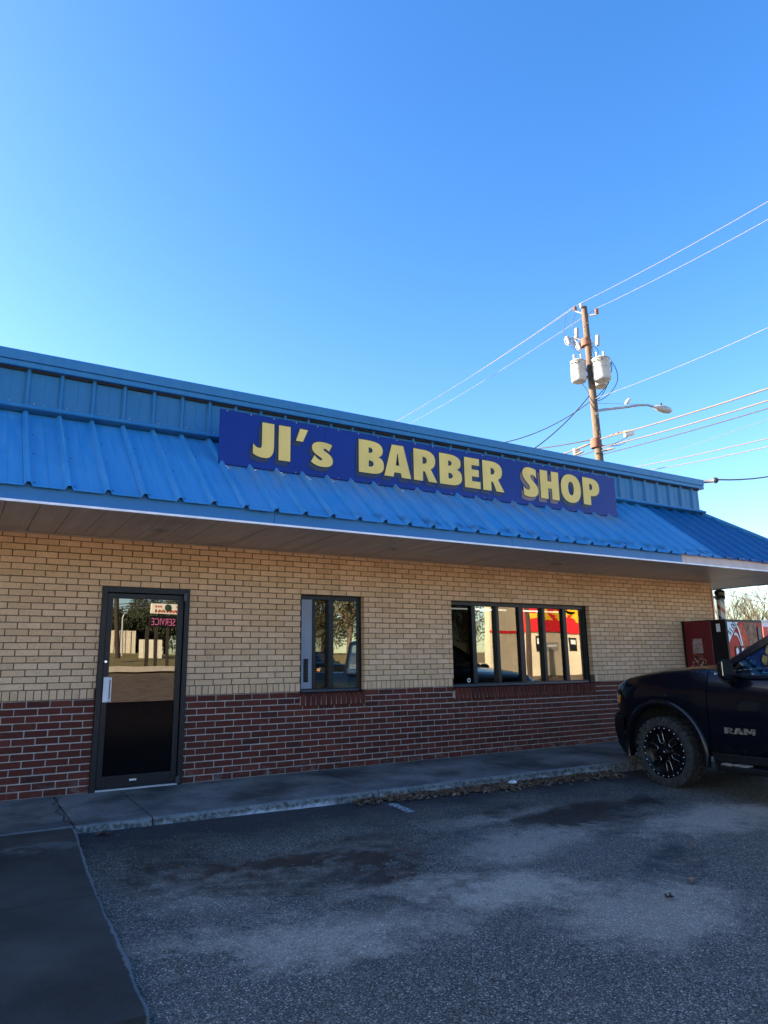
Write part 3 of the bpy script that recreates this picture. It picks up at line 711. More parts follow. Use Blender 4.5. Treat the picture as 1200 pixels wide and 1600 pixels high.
GL = {
 'J': [path((.42, 1), (1, 1), (1, .36), (1, .10, .82, 0, .55, 0), (.34, 0, .14, .03, 0, .09), (0, .36), (.12, .28, .22, .26, .30, .26), (.40, .26, .42, .30, .42, .40))],
 'I': [[(0, 0), (0, 1), (1, 1), (1, 0)]],
 "'": [[(0, 0), (.33, 1), (1, .98), (.58, 0)]],
 's': [path((0, .16), (.16, .42), (.28, .30, .38, .25, .46, .25), (.54, .25, .52, .33, .44, .37), (.24, .47, .04, .54, .04, .74), (.04, .92, .26, 1, .48, 1), (.66, 1, .84, .98, .97, .92), (.82, .65), (.74, .72, .66, .76, .60, .75), (.54, .73, .57, .67, .63, .64), (.82, .54, 1, .48, 1, .27), (1, .08, .80, 0, .52, 0), (.30, 0, .12, .06, 0, .16))],
 'B': gB,
 'A': [path((0, 0), (.29, 1), (.72, 1), (1, 0), (.65, 0), (.61, .14), (.37, .14), (.335, 0)), [(.43, .36), (.56, .36), (.51, .73), (.485, .73)]],
 'R': gR,
 'E': [[(0, 0), (0, 1), (.96, 1), (.96, .77), (.46, .77), (.46, .62), (.92, .62), (.92, .39), (.46, .39), (.46, .23), (1, .23), (1, 0)]],
 'S': [path((.04, .05), (.04, .33), (.14, .25, .24, .23, .32, .23), (.46, .23, .50, .33, .40, .40), (.22, .53, 0, .60, 0, .77), (0, .93, .20, 1, .46, 1), (.62, 1, .78, .98, .90, .94), (.90, .66), (.80, .74, .70, .77, .60, .76), (.48, .74, .48, .66, .60, .59), (.82, .46, 1, .40, 1, .25), (1, .08, .80, 0, .50, 0), (.32, 0, .16, .01, .04, .05))],
 'H': [[(0, 0), (0, 1), (.40, 1), (.40, .63), (.61, .63), (.61, 1), (1, 1), (1, 0), (.61, 0), (.61, .38), (.40, .38), (.40, 0)]],
 'O': [oval(.5, .5, .5, .5), oval(.5, .5, .145, .245, 28, 2.1)],
 'P': [path((0, 0), (0, 1), (.42, 1), (.82, 1, 1, .88, 1, .66), (1, .44, .80, .34, .50, .34), (.44, .34), (.44, 0)), path((.40, .55), (.40, .79), (.43, .79), (.63, .79, .63, .55, .43, .55))],
 'M': [[(0, 0), (0, 1), (.34, 1), (.5, .5), (.66, 1), (1, 1), (1, 0), (.74, 0), (.74, .62), (.60, .2), (.40, .2), (.26, .62), (.26, 0)]],
}
def glyph(loops, sx, sy, ext, off=0.0):
    cu = bpy.data.curves.new('g', 'CURVE'); cu.dimensions = '2D'; cu.fill_mode = 'BOTH'; cu.extrude = ext; cu.offset = off
    for L in loops:
        if len(L) > 2 and (Vector(L[0]) - Vector(L[-1])).length < 1e-4: L = L[:-1]
        s = cu.splines.new('POLY'); s.points.add(len(L) - 1); s.use_cyclic_u = True
        for i, (a, b_) in enumerate(L): s.points[i].co = (a * sx, b_ * sy, 0, 1)
    o = bpy.data.objects.new('g', cu); COL.objects.link(o); dg = bpy.context.evaluated_depsgraph_get(); dg.update()
    me = bpy.data.meshes.new_from_object(o.evaluated_get(dg)); bpy.data.objects.remove(o); bpy.data.curves.remove(cu); return me
def text_mesh(s, size, ext, off=0.0):
    cu = bpy.data.curves.new('t', 'FONT'); cu.body = s; cu.size = size; cu.extrude = ext; cu.offset = off
    o = bpy.data.objects.new('t', cu); COL.objects.link(o); dg = bpy.context.evaluated_depsgraph_get(); dg.update()
    me = bpy.data.meshes.new_from_object(o.evaluated_get(dg)); bpy.data.objects.remove(o); bpy.data.curves.remove(cu); return me
def orient(me, fn):
    for v in me.vertices: v.co = fn(v.co)
    me.update(); return me
SX0, SX1, SZ0, SZ1, SY = 2.312, 8.634, 3.392, 4.022, -.72
def sign_blue():
    m, b, p = newmat('royal_blue_sign')
    c = b.mix(b.ramp(b.noise(.7, detail=5), .35, .7), (.002, .022, .18), (.004, .030, .23))
    c = b.mix(b.ramp(b.noise(4, b.map(sc=(4, 1, .6)), detail=6), .55, .8, 0, .3), c, (.012, .04, .18))
    c = b.mix(b.ramp(b.xyz()[0], 6.8, 8.8, 0, .5), c, (.016, .024, .17))
    b.L.new(c, p.inputs['Base Color']); p.inputs['Specular IOR Level'].default_value = .2; p.inputs['Roughness'].default_value = .4; return m
sign = thing('shop_sign', 'long royal blue signboard with gold letters JI\'s BARBER SHOP on the blue roof', 'sign', (5.4, SY, SZ0))
for (a, c) in ((SX0, 3.60), (3.602, 6.06), (6.062, SX1)):
    q = MB(); q.box(a, c, SY, SY + .02, SZ0, SZ1, b=.002); q.build('sign_board', sign_blue() if a == SX0 else bpy.data.materials['royal_blue_sign'], sign)
q = MB()
q.box(SX0 + .02, SX1 - .02, SY + .022, SY + .05, SZ1 - .05, SZ1 - .02); q.box(SX0 + .02, SX1 - .02, SY + .022, SY + .05, SZ0 + .03, SZ0 + .06)
for k in range(9):
    xx = SX0 + .35 + k * .72; q.box(xx - .015, xx + .015, SY + .024, -.29, 3.84, 3.87); q.box(xx - .015, xx + .015, SY + .024, SY + .05, SZ0 + .06, 3.9)
q.build('sign_bracket', m_alu, sign)
q = MB()
for k in range(23):
    xx = SX0 + .08 + k * .279; dome(q, (xx, SY - .001, SZ1 - .012), (0, -1, 0), .009)
    if k % 2: dome(q, (xx, SY - .001, SZ0 + .015), (0, -1, 0), .007)
q.build('sign_screws', m_alu, sign, kind='stuff')
# rusty patch plates where the board sits on the ribs
q = MB()
for k in range(20):
    xx = RX0 + (6 + k) * RP; yy = SY - .015 - random.uniform(0, .03)
    if xx < SX1 and random.random() < .8:
        L = random.uniform(.04, .11); c = Vector((xx + .03, yy, ZE + SL * (yy - YE) + .034 * .6))
        for j in range(4):
            o_ = Vector((random.uniform(-.02, .02), -L * j / 4, -SL * L * j / 4)); r = random.uniform(.008, .018)
            q.box(c.x + o_.x - r, c.x + o_.x + r, c.y + o_.y - r, c.y + o_.y + r, c.z + o_.z - .004, c.z + o_.z + .008, b=.003)
q.build('sealant_dabs', mat('grey_sealant', (.50, .52, .52), .8), shop, kind='stuff')
m_gold = mat('pale_gold_lettering', (.74, .56, .18), .5, spec=.1, var=.08, vscale=2.5); m_navy = mat('navy_letter_shadow', (.006, .014, .045), .5); m_navy2 = mat('near_black_outline', (.008, .010, .03), .5); m_fadesh = mat('faded_brown_shadow', (.16, .13, .13), .6); m_maroon = mat('maroon_outline', (.09, .02, .04), .5)
ZC0, ZC1 = 3.521, 3.940
LET = [('J', 2.699, 2.950, 0, 0), ('I', 3.008, 3.153, 0, 0), ("'", 3.223, 3.375, .265, 0), ('s', 3.418, 3.704, 0, -.12), ('B', 4.061, 4.418, 0, 0), ('A', 4.424, 4.822, 0, 0), ('R', 4.866, 5.229, 0, 0), ('B', 5.272, 5.635, 0, 0), ('E', 5.683, 5.947, 0, 0), ('R', 5.994, 6.363, 0, 0), ('S', 6.715, 7.003, 0, 0), ('H', 7.050, 7.412, 0, 0), ('O', 7.458, 7.863, 0, 0), ('P', 7.911, 8.263, 0, 0)]
for li, (ch, a, c, dz, tz) in enumerate(LET):
    ly = li * .00012
    z0 = ZC0 + dz - (.006 if ch in 'OSs' else 0); z1 = ZC1 + tz + (.006 if ch in 'OS' else 0)
    def put(off, ext, dx, dz_, yy):
        me = glyph(GL[ch], c - a, z1 - z0, ext, off); return orient(me, lambda v: Vector((a + dx + v.x, yy - v.z, z0 + dz_ + v.y)))
    faded = ch in 'SH'
    lo = link('letter', put(0, .0012, 0, 0, SY - .0105 - ly), m_gold, sign)
    link('letter_outline', put(.010, .001, 0, 0, SY - .0070 - ly), m_maroon if faded else m_navy2, lo)
    link('letter_shadow', put(.004, .001, -.036, -.052, SY - .0035 - ly), m_fadesh if faded else m_navy, lo)

# ------------------------------------------------------------------ pickup truck
TY0, TXL, TZ = -1.47, 7.18, -.215      # nose, left flank, ground
HW = 1.03; TXC = TXL + HW
def T(s, w_, z_): return Vector((TXC - w_, TY0 - s, TZ + z_))     # w>0 = driver's side, towards the camera
def paint():
    m, b, p = newmat('black_blue_car_paint')
    n = b.noise(4, detail=8, rough=.7); z = b.xyz()[2]
    dirt = b.math('MULTIPLY', b.ramp(n, .45, .66), b.ramp(z, .42, .05))
    c = b.mix(b.math('MULTIPLY', dirt, .4), (.0022, .0030, .0065), (.030, .026, .023))
    fine = b.ramp(b.noise(60, detail=5), .58, .7, 0, .25); c = b.mix(b.math('MULTIPLY', fine, b.ramp(z, .6, .1)), c, (.035, .030, .027))
    b.L.new(c, p.inputs['Base Color']); p.inputs['Metallic'].default_value = .0; p.inputs['Specular IOR Level'].default_value = .14
    b.L.new(b.ramp(dirt, 0, 1, .22, .6), p.inputs['Roughness']); p.inputs['Coat Weight'].default_value = .32; b.L.new(b.ramp(dirt, 0, 1, .05, .5), p.inputs['Coat Roughness']); return m
m_paint = paint(); m_trimb = mat('black_truck_trim', (.004, .0045, .006), .5, spec=.2, bump=.2, bscale=120)
m_rubber = mat('dusty_tyre_rubber', (.030, .026, .023), .9, var=.45, vscale=14, bump=.5, bscale=80)
m_rim = mat('gloss_black_rim', (.003, .003, .004), .3, .0, spec=.2); m_mill = mat('milled_metal', (.62, .58, .52), .3, 1.0)
truck = thing('pickup_truck', 'black pickup truck parked nose to the kerb, only its front half in view', 'pickup truck', (TXC, TY0 - 2.5, TZ))
AX = .82; AZ = .39; AR = .535; AO = .02
def hw(s): 
    P_ = [(-.07, .60), (-.02, .70), (.05, .80), (.15, .89), (.28, .96), (.48, 1.0), (.9, 1.022), (1.5, 1.03), (4.6, 1.03), (5.7, 1.01), (5.9, 1.0)]
    for (a, x0), (c, x1) in zip(P_[:-1], P_[1:]):
        if s <= c: return x0 + (x1 - x0) * (max(s, a) - a) / (c - a)
    return 1.0
def ztop(s):
    P_ = [(-.07, 1.08), (-.03, 1.135), (.08, 1.185), (.3, 1.235), (.8, 1.295), (1.3, 1.325), (1.62, 1.32)]
    for (a, x0), (c, x1) in zip(P_[:-1], P_[1:]):
        if s <= c: return x0 + (x1 - x0) * (s - a) / (c - a)
    return 1.30
def zlow(s):
    for ax in (AX + AO, AX + AO + 3.66):
        if abs(s - ax) < AR: return max(.43, AZ + math.sqrt(AR * AR - (s - ax) ** 2))
    return .43 if s > .25 else .62
st = sorted(set([-.07, -.045, -.02, .01, .05, .1, .15, .2, .25] + [AX + AO - AR + AR * (1 - math.cos(math.pi * k / 22)) for k in range(23)] + [1.470, 1.482, 1.7, 2.0, 2.3, 2.62, 2.632, 2.9, 3.3, 3.68, 3.692] + [AX + AO + 3.66 - AR + AR * (1 - math.cos(math.pi * k / 16)) for k in range(17)] + [5.4, 5.7, 5.85, 5.9]))
def sect(s):
    h = hw(s); zl = zlow(s); zt = ztop(s) if s < 1.62 else 1.30
    sh = min(1.13, zt - .06); fr = .012
    pts = [(h - .05, zl + .0), (h - .005, zl + .03)]
    lo_ = zl + .03; mid = max(lo_ + .01, .72)
    for k in (1, 2, 3): pts.append((h + .012 * math.sin(k), lo_ + (sh - .06 - lo_) * k / 3.0))
    pts += [(h - .02, sh), (h - .075, zt - .035), (h - .12, zt - .012)]
    if s < 1.63: pts += [(h - .24, zt + .005), (h * .55, zt + .03), (h * .5, zt + .045), (0, zt + .05)]
    else: pts += [(h - .13, zt - .03), (h * .55, zt - .05), (h * .5, zt - .05), (0, zt - .05)]
    return pts
SEC = [sect(s) for s in st]; NPT = len(SEC[0])
def bodypart(name, s0, s1, j0, j1, m, sides=(1, -1), parent=truck, label=None, inset=0.0):
    mb = MB(); idx = [i for i, s in enumerate(st) if s0 - 1e-6 <= s <= s1 + 1e-6]
    for sd_ in sides:
        vs = []
        for i in idx: vs += [T(st[i], sd_ * (max(0, w_ - inset) if w_ > 0 else w_), z_) for (w_, z_) in SEC[i][j0:j1 + 1]]
        q = j1 - j0 + 1; fs = [(a * q + b_, a * q + b_ + 1, (a + 1) * q + b_ + 1, (a + 1) * q + b_) for a in range(len(idx) - 1) for b_ in range(q - 1)]
        mb.raw(vs, fs, 0, True)
    o = mb.build(name, m, parent)
    bm = bmesh.new(); bm.from_mesh(o.data); bmesh.ops.remove_doubles(bm, verts=bm.verts, dist=.0004); bmesh.ops.recalc_face_normals(bm, faces=bm.faces[:]); bm.to_mesh(o.data); bm.free()
    return o
bodypart('fender', -.07, 1.470, 0, 7, m_paint, (1,)); bodypart('fender', -.07, 1.470, 0, 7, m_paint, (-1,)); hood = bodypart('hood', -.07, 1.62, 8, NPT - 1, m_paint)
for sd_ in (1, -1):
    q = MB()
    for i in range(len(st) - 1):
        if st[i] < 1.6: a = SEC[i]; c = SEC[i + 1]; q.raw([T(st[i], sd_ * a[7][0], a[7][1] - .006), T(st[i], sd_ * a[8][0], a[8][1] - .004), T(st[i + 1], sd_ * c[8][0], c[8][1] - .004), T(st[i + 1], sd_ * c[7][0], c[7][1] - .006)], [(0, 1, 2, 3)], 0, True)
    q.build('hood_gap', m_trimb, truck)
dfr = bodypart('door', 1.482, 2.62, 0, 8, m_paint, (1,)); bodypart('door', 1.482, 2.62, 0, 8, m_paint, (-1,)); bodypart('door', 2.632, 3.68, 0, 8, m_paint, (1,)); bodypart('door', 2.632, 3.68, 0, 8, m_paint, (-1,))
bodypart('bed', 3.692, 5.9, 0, 8, m_paint)
bodypart('inner_shell', -.07, 5.9, 0, 7, m_trimb, inset=.02)
q = MB(); q.raw([T(-.07, s_ * w_, z_) for s_ in (1,) for (w_, z_) in SEC[0]] + [T(-.07, -w_, z_) for (w_, z_) in SEC[0][::-1][1:]], [tuple(range(2 * NPT - 1))]); q.build('grille_panel', m_trimb, truck)
q = MB(); q.box(TXC - .55, TXC + .55, TY0 + .072, TY0 + .10, TZ + .72, TZ + 1.02, b=.02)
for k in range(6): q.box(TXC - .52, TXC + .52, TY0 + .098, TY0 + .115, TZ + .745 + k * .045, TZ + .765 + k * .045)
q.build('grille', m_trimb, truck)
q = MB(); q.box(TXC - .98, TXC + .98, TY0 - 5.9, TY0 - 5.88, TZ + .43, TZ + 1.28); q.build('tailgate', m_paint, truck)
q = MB(); q.box(TXC - .78, TXC + .78, TY0 - 5.8, TY0 - .3, TZ + .42, TZ + .62); q.box(TXC - .75, TXC + .75, TY0 - 5.8, TY0 - 4.3, TZ + .6, TZ + .8); q.box(TXC - .55, TXC + .55, TY0 - 3.6, TY0 - .2, TZ + .35, TZ + 1.15); q.build('chassis', m_trimb, truck)
# bumper
q = MB(); sec_b = [(-.17, .50), (-.13, .66), (-.05, .775), (.05, .87), (.14, .93), (.22, .965), (.265, .975)]
vs = []
for (s, w_) in sec_b:
    lower = .33 + .16 * max(0, (s + .1) / .5) * 0 
    vs += [T(s, w_ - .02, .775), T(s - .005, w_, .745), T(s - .01, w_ + .008, .60), T(s + .0, w_ + .004, .52), T(s + .02, w_ - .01, .40), T(s + .06, w_ - .05, .30), T(s + .12, w_ - .14, .27)]
vs_all = []; ring = []
for i in range(len(sec_b)): ring.append(vs[i * 7:(i + 1) * 7])
mirror_ = [[Vector((2 * TXC - p.x, p.y, p.z)) for p in r] for r in ring]
rows = ring[::-1] + mirror_
vv = [p for r in rows for p in r]; q.raw(vv, [(a * 7 + b_, a * 7 + b_ + 1, (a + 1) * 7 + b_ + 1, (a + 1) * 7 + b_) for a in range(len(rows) - 1) for b_ in range(6)], 0, True); q.build('bumper', m_trimb, truck)
for s_ in (1, -1):
    q = MB(); q.box(-.07, .07, -.02, .02, -.018, .018, b=.008, mat=Matrix.Translation(T(-.15, s_ * .55, .52))); q.build('fog_lamp', m_alu, truck)
# flares and wheel wells
def flare(ax, sd_):
    q = MB(); n = 30; prof = [(AR - .012, -.06), (AR - .006, .016), (AR + .010, .030), (AR + .052, .026), (AR + .064, .004), (AR + .064, -.02)]
    vs = []
    for k in range(n + 1):
        an = math.pi * (-.055 + 1.11 * k / n); 
        for (r, o_) in prof: 
            s = ax + AO - math.cos(an) * r; vs.append(T(s, sd_ * (hw(max(.2, s)) + o_), AZ + math.sin(an) * r * (1.0)))
    p_ = len(prof); q.raw(vs, [(a * p_ + b_, a * p_ + b_ + 1, (a + 1) * p_ + b_ + 1, (a + 1) * p_ + b_) for a in range(n) for b_ in range(p_ - 1)], 0, True)
    q.build('wheel_arch', mat('satin_arch_moulding', (.0035, .004, .007), .3, .0, coat=.35, spec=.2) if ('satin_arch_moulding' not in bpy.data.materials) else bpy.data.materials['satin_arch_moulding'], truck)
    q = MB(); n = 16; vs = []
    for k in range(n + 1):
        an = math.pi * k / n
        for o_ in (.0, -.34): vs.append(T(ax + AO - math.cos(an) * (AR - .004), sd_ * (.985 + o_), AZ + math.sin(an) * (AR - .004)))
    q.raw(vs, [(2 * a, 2 * a + 1, 2 * a + 3, 2 * a + 2) for a in range(n)] + [tuple(range(1, 2 * n + 2, 2))], 0, True); q.build('wheel_well', m_dark, truck)
for ax in (AX, AX + 3.66):
    for s_ in (1, -1): flare(ax, s_)
def wheel(ax, sd_):
    c = T(ax, sd_ * .985, AZ); out = Vector((-sd_, 0, 0)); Rr = .392
    q = MB(); pr = [(-.28, .275), (-.285, .31), (-.26, .355), (-.235, .384), (-.02, .383), (.0, .370), (.012, .345), (.016, .312), (.008, .290), (-.01, .282), (-.03, .280)]
    q.lathe(c, out, pr, 56)
    e1 = Vector((0, 1, 0)); e2 = Vector((0, 0, 1))
    nl = 30
    for k in range(nl):
        an = 2 * math.pi * (k + .12 * (k % 2)) / nl; er = e1 * math.cos(an) + e2 * math.sin(an); et = -e1 * math.sin(an) + e2 * math.cos(an)
        big = k % 2
        for (o0, o1, r0, r1, wd) in ((-.055, .010, .35, Rr, .030), (-.16, -.075, .36, Rr, .026), (-.245, -.18, .355, Rr, .03)):
            mt = Matrix((( out.x, er.x, et.x, c.x), (out.y, er.y, et.y, c.y), (out.z, er.z, et.z, c.z), (0, 0, 0, 1)))
            q.box(o0, o1 + (.006 if big and o1 > 0 else 0), r0, r1, -wd, wd * .8, b=.004, mat=mt)
        mt = Matrix(((out.x, er.x, et.x, c.x), (out.y, er.y, et.y, c.y), (out.z, er.z, et.z, c.z), (0, 0, 0, 1)))
        q.box(.0, .018, .330, .366 if big else .355, -.016, .016, b=.004, mat=mt)
    ty = q.build('tyre', m_rubber, truck)
    q = MB(); q.lathe(c, out, [(-.03, .282), (.004, .285), (.010, .279), (.006, .258), (-.012, .245), (-.03, .225), (-.045, .10), (-.03, .06), (.0, .052), (.006, .045), (.008, .0005)], 56)
    for k in range(6):
        an = 2 * math.pi * (k + .27) / 6; er = e1 * math.cos(an) + e2 * math.sin(an); et = -e1 * math.sin(an) + e2 * math.cos(an)
        mt = Matrix(((out.x, er.x, et.x, c.x), (out.y, er.y, et.y, c.y), (out.z, er.z, et.z, c.z), (0, 0, 0, 1)))
        q.box(-.05, -.014, .05, .242, -.034, .034, b=.008, mat=mt)
    rim = q.build('rim', m_rim, truck)
    # milled U accents, bolts
    q = MB()
    for k in range(6):
        an = 2 * math.pi * (k + .27) / 6; er = e1 * math.cos(an) + e2 * math.sin(an); et = -e1 * math.sin(an) + e2 * math.cos(an)
        pts = []
        for j in range(13):
            t = j / 12; a2 = math.pi * (t * 1.0) 
            if t < .3: rr, tt = .205 - (t / .3) * .085, -.029 - .006 * (1 - t / .3)
            elif t > .7: rr, tt = .12 + ((t - .7) / .3) * .085, .029 + .006 * ((t - .7) / .3)
            else: aa = (t - .3) / .4 * math.pi; rr, tt = .12 - .024 * math.sin(aa), -.029 * math.cos(aa)
            pts.append(c + out * -.012 + er * rr + et * tt)
        q.tube(pts, [.0018 + .0014 * math.sin(math.pi * j / 12) for j in range(13)], 5)
    q.build('milled_accents', m_mill, rim)
    q = MB()
    for k in range(24):
        an = 2 * math.pi * (k + .5) / 24; p_ = c + out * .007 + (e1 * math.cos(an) + e2 * math.sin(an)) * .268; q.lathe(p_, out, [(0, .0085), (.008, .0075), (.009, .0004)], 7)
    for k in range(12):
        an = 2 * math.pi * k / 12; p_ = c + out * -.026 + (e1 * math.cos(an) + e2 * math.sin(an)) * .072; q.lathe(p_, out, [(0, .004), (.006, .003), (.0065, .0004)], 6)
    q.lathe(c + out * .008, out, [(0, .014), (.002, .013), (.001, .007), (.0015, .0004)], 10)
    q.build('rim_bolts', m_chrome, rim)
for ax in (AX, AX + 3.66):
    for s_ in (1, -1): wheel(ax, s_)
# lamps
m_amber = mat('amber_lens', (.90, .33, .04), .2, coat=.6); m_lens = mat('clear_lamp_lens', (.50, .56, .58), .12, coat=1.0)
for s_ in (1, -1):
    def cap(name, pts, m, par=truck, d=.012):
        q = MB(); fr = [T(s, s_ * (hw(max(0, s)) + .004), z_) for (s, z_) in pts]; dv = Vector((-s_ * d, d * .4, 0)); q.prism(fr, dv); return q.build(name, m, par)
    q = MB(); P0 = [T(s, s_ * (hw(s) + .006), 1.075 - .12 * s) for s in (-.06, -.02, .03, .09, .15, .22)]; P1 = [T(s, s_ * (hw(s) + .012), .90) for s in (-.06, -.02, .03, .09, .14, .19)]
    q.raw(P0 + P1, [(i, i + 1, 7 + i, 6 + i) for i in range(5)], 0, True)
    front0 = [T(-.076, s_ * w_, 1.07) for w_ in (.60, .52, .44)]; front1 = [T(-.082, s_ * w_, .90) for w_ in (.60, .52, .46)]
    q.raw(front0 + front1, [(0, 1, 4, 3), (1, 2, 5, 4)], 0, True); hl = q.build('headlight', m_black, truck)
    q = MB(); a = [(.05, 1.035), (.10, 1.035), (.09, .915), (.06, .915)]; q.prism([T(s, s_ * (hw(s) + .016), z_) for s, z_ in a], (-s_ * .006, .004, 0)); q.build('lens', m_lens, hl)
    q = MB(); a = [(.125, 1.02), (.20, 1.02), (.17, .915), (.10, .915)]; q.prism([T(s, s_ * (hw(s) + .016), z_) for s, z_ in a], (-s_ * .006, .004, 0)); q.build('amber_marker', m_amber, hl)
# badge
for ch, a, c in (('R', .0, .10), ('A', .105, .215), ('M', .222, .345)):
    me = glyph(GL[ch], c - a, .060, .003, .0008)
    orient(me, lambda v: T(1.66 + a + v.x, 1.047 + v.z, .66 + v.y)); link('badge_letter', me, m_mill, truck)
# running board, rocker
q = MB(); q.box(TXL - .13, TXL + .12, TY0 - 3.7, TY0 - 1.62, TZ + .285, TZ + .345, b=.012); q.build('running_board', m_trimb, truck)
q = MB()
for k in range(26):
    s = 1.63 + random.random() * .28; r = random.uniform(.01, .03); zz = TZ + .345; q.box(TXL - .12 + random.random() * .08, TXL - .1 + random.random() * .08 + r, TY0 - s - r * 1.4, TY0 - s + r * 1.4, zz - .01, zz + random.uniform(.004, .016), b=.004)
q.build('dried_mud', mat('dried_mud', (.22, .17, .13), .95, bump=.6), truck, kind='stuff')
q = MB(); q.box(TXC - 2.0 + .96, TXC + .98, TY0 - 3.7, TY0 - 1.5, TZ + .36, TZ + .45, b=.01); q.build('rocker', m_trimb, truck)
q = MB()
for sd_ in (1, -1):
    q = MB(); mtx = Matrix.Translation(T(1.50, sd_ * .975, .36)) @ Matrix.Rotation(rad(-12), 4, 'X'); q.box(-.06, .06, -.01, .01, -.12, .10, b=.004, mat=mtx)
    q.build('mud_flap', m_trimb, truck)
# greenhouse
def gh(z_): return .965 - (z_ - 1.26) * .26      # half width of the side glass plane
A0, A1, A2 = (1.58, 1.33), (2.30, 1.74), (2.72, 1.905)
for sd_ in (1, -1):
    q = MB()
    pts = [A0, (1.95, 1.545), A1, (2.5, 1.83), A2, (3.2, 1.945), (3.6, 1.945), (4.0, 1.92)]
    ring_o = []; 
    vs = []
    for (s, z_) in pts:
        g_ = gh(z_); vs += [T(s - .015, sd_ * (g_ - .055), z_ + .025), T(s, sd_ * (g_ + .0), z_ + .0), T(s + .035, sd_ * (g_ + .016), z_ - .055), T(s + .05, sd_ * (g_ - .02), z_ - .075)]
    q.raw(vs, [(a * 4 + b_, a * 4 + (b_ + 1) % 4, (a + 1) * 4 + (b_ + 1) % 4, (a + 1) * 4 + b_) for a in range(len(pts) - 1) for b_ in range(4)], 0, False)
    q.build('roof_pillar', m_paint, truck)
q = MB()
for sd_ in (1, -1):
    for s in (2.62, 3.95):
        q.prism([T(s, sd_ * (gh(1.27)), 1.25), T(s + .1, sd_ * (gh(1.27)), 1.25), T(s + .12, sd_ * gh(1.88), 1.88), T(s + .04, sd_ * gh(1.88), 1.88)], (sd_ * .06, 0, 0))
q.build('door_pillar', m_trimb, truck)
q = MB(); ws = []
for (s, z_) in [(2.66, 1.915), (2.9, 1.955), (3.3, 1.975), (3.8, 1.965), (4.05, 1.93)]:
    g_ = gh(1.93) - .03; ws += [T(s, g_, z_ - .015), T(s, g_ * .6, z_ + .01), T(s, 0, z_ + .02), T(s, -g_ * .6, z_ + .01), T(s, -g_, z_ - .015)]
q.raw(ws, [(a * 5 + b_, a * 5 + b_ + 1, (a + 1) * 5 + b_ + 1, (a + 1) * 5 + b_) for a in range(4) for b_ in range(4)], 0, True); q.build('roof', m_paint, truck)
q = MB(); q.raw([T(1.60, .86, 1.345), T(1.50, 0, 1.36), T(1.60, -.86, 1.345), T(2.66, -.74, 1.90), T(2.60, 0, 1.925), T(2.66, .74, 1.90)], [(0, 1, 4, 5), (1, 2, 3, 4)], 0, True); q.build('windscreen', m_carglass, truck)
for sd_ in (1, -1):
    q = MB(); q.face([T(1.70, sd_ * (gh(1.27) - .01), 1.27), T(2.63, sd_ * (gh(1.27) - .01), 1.25), T(2.67, sd_ * (gh(1.84) - .01), 1.84), T(2.32, sd_ * (gh(1.70) - .01), 1.70), T(1.98, sd_ * (gh(1.53) - .01), 1.52)]); q.build('side_window', m_carglass, truck, fix=False)
    q = MB(); q.face([T(2.72, sd_ * (gh(1.27) - .01), 1.25), T(3.96, sd_ * (gh(1.27) - .01), 1.25), T(3.98, sd_ * (gh(1.88) - .01), 1.88), T(2.76, sd_ * (gh(1.86) - .01), 1.87)]); q.build('side_window', m_carglass, truck, fix=False)
    q = MB(); q.tube([T(1.66, sd_ * .968, 1.262), T(1.9, sd_ * .985, 1.255), T(2.6, sd_ * .99, 1.25), T(3.9, sd_ * .99, 1.25)], .014, 6); q.build('window_belt', m_trimb, truck)
q = MB(); q.face([T(4.06, .74, 1.9), T(4.06, -.74, 1.9), T(4.1, -.9, 1.28), T(4.1, .9, 1.28)]); q.build('rear_window', m_carglass, truck, fix=False)
# cabin
q = MB(); q.box(TXC - .88, TXC + .88, TY0 - 2.0, TY0 - 1.62, TZ + .9, TZ + 1.27, b=.03); q.build('dashboard', m_trimb, truck)
q = MB(); cc = T(2.08, .42, 1.20); qn = Vector((0, -.9, .45)).normalized(); a1 = Vector((1, 0, 0)); a2 = qn.cross(a1)
q.tube([cc + (a1 * math.cos(t) + a2 * math.sin(t)) * .185 for t in [2 * math.pi * k / 28 for k in range(29)]], .014, 6, caps=False); q.tube([cc - a1 * .18, cc + a1 * .18], .016, 6); q.tube([cc, T(1.9, .42, 1.1)], .03, 6); q.build('steering_wheel', m_black, truck)
for w_ in (.42, -.42):
    q = MB(); q.box(TXC - w_ - .25, TXC - w_ + .25, TY0 - 3.0, TY0 - 2.5, TZ + .75, TZ + .95, b=.05); q.box(TXC - w_ - .24, TXC - w_ + .24, TY0 - 3.12, TY0 - 2.95, TZ + .9, TZ + 1.5, b=.06); q.box(TXC - w_ - .13, TXC - w_ + .13, TY0 - 3.12, TY0 - 3.0, TZ + 1.52, TZ + 1.7, b=.04); q.build('seat', m_trimb, truck)
pp = MB(); c0 = T(1.88, .62, 1.275); pp.prism([c0 + Vector((-.1, .1, 0)), c0 + Vector((.12, .08, .002)), c0 + Vector((.1, -.08, .004)), c0 + Vector((-.12, -.05, .001))], (0, 0, .006)); ppo = pp.build('paper', mat('pale_green_paper', (.45, .72, .62), .7)); ppo['label'] = 'pale green paper lying on the pickup dashboard'; ppo['category'] = 'paper'
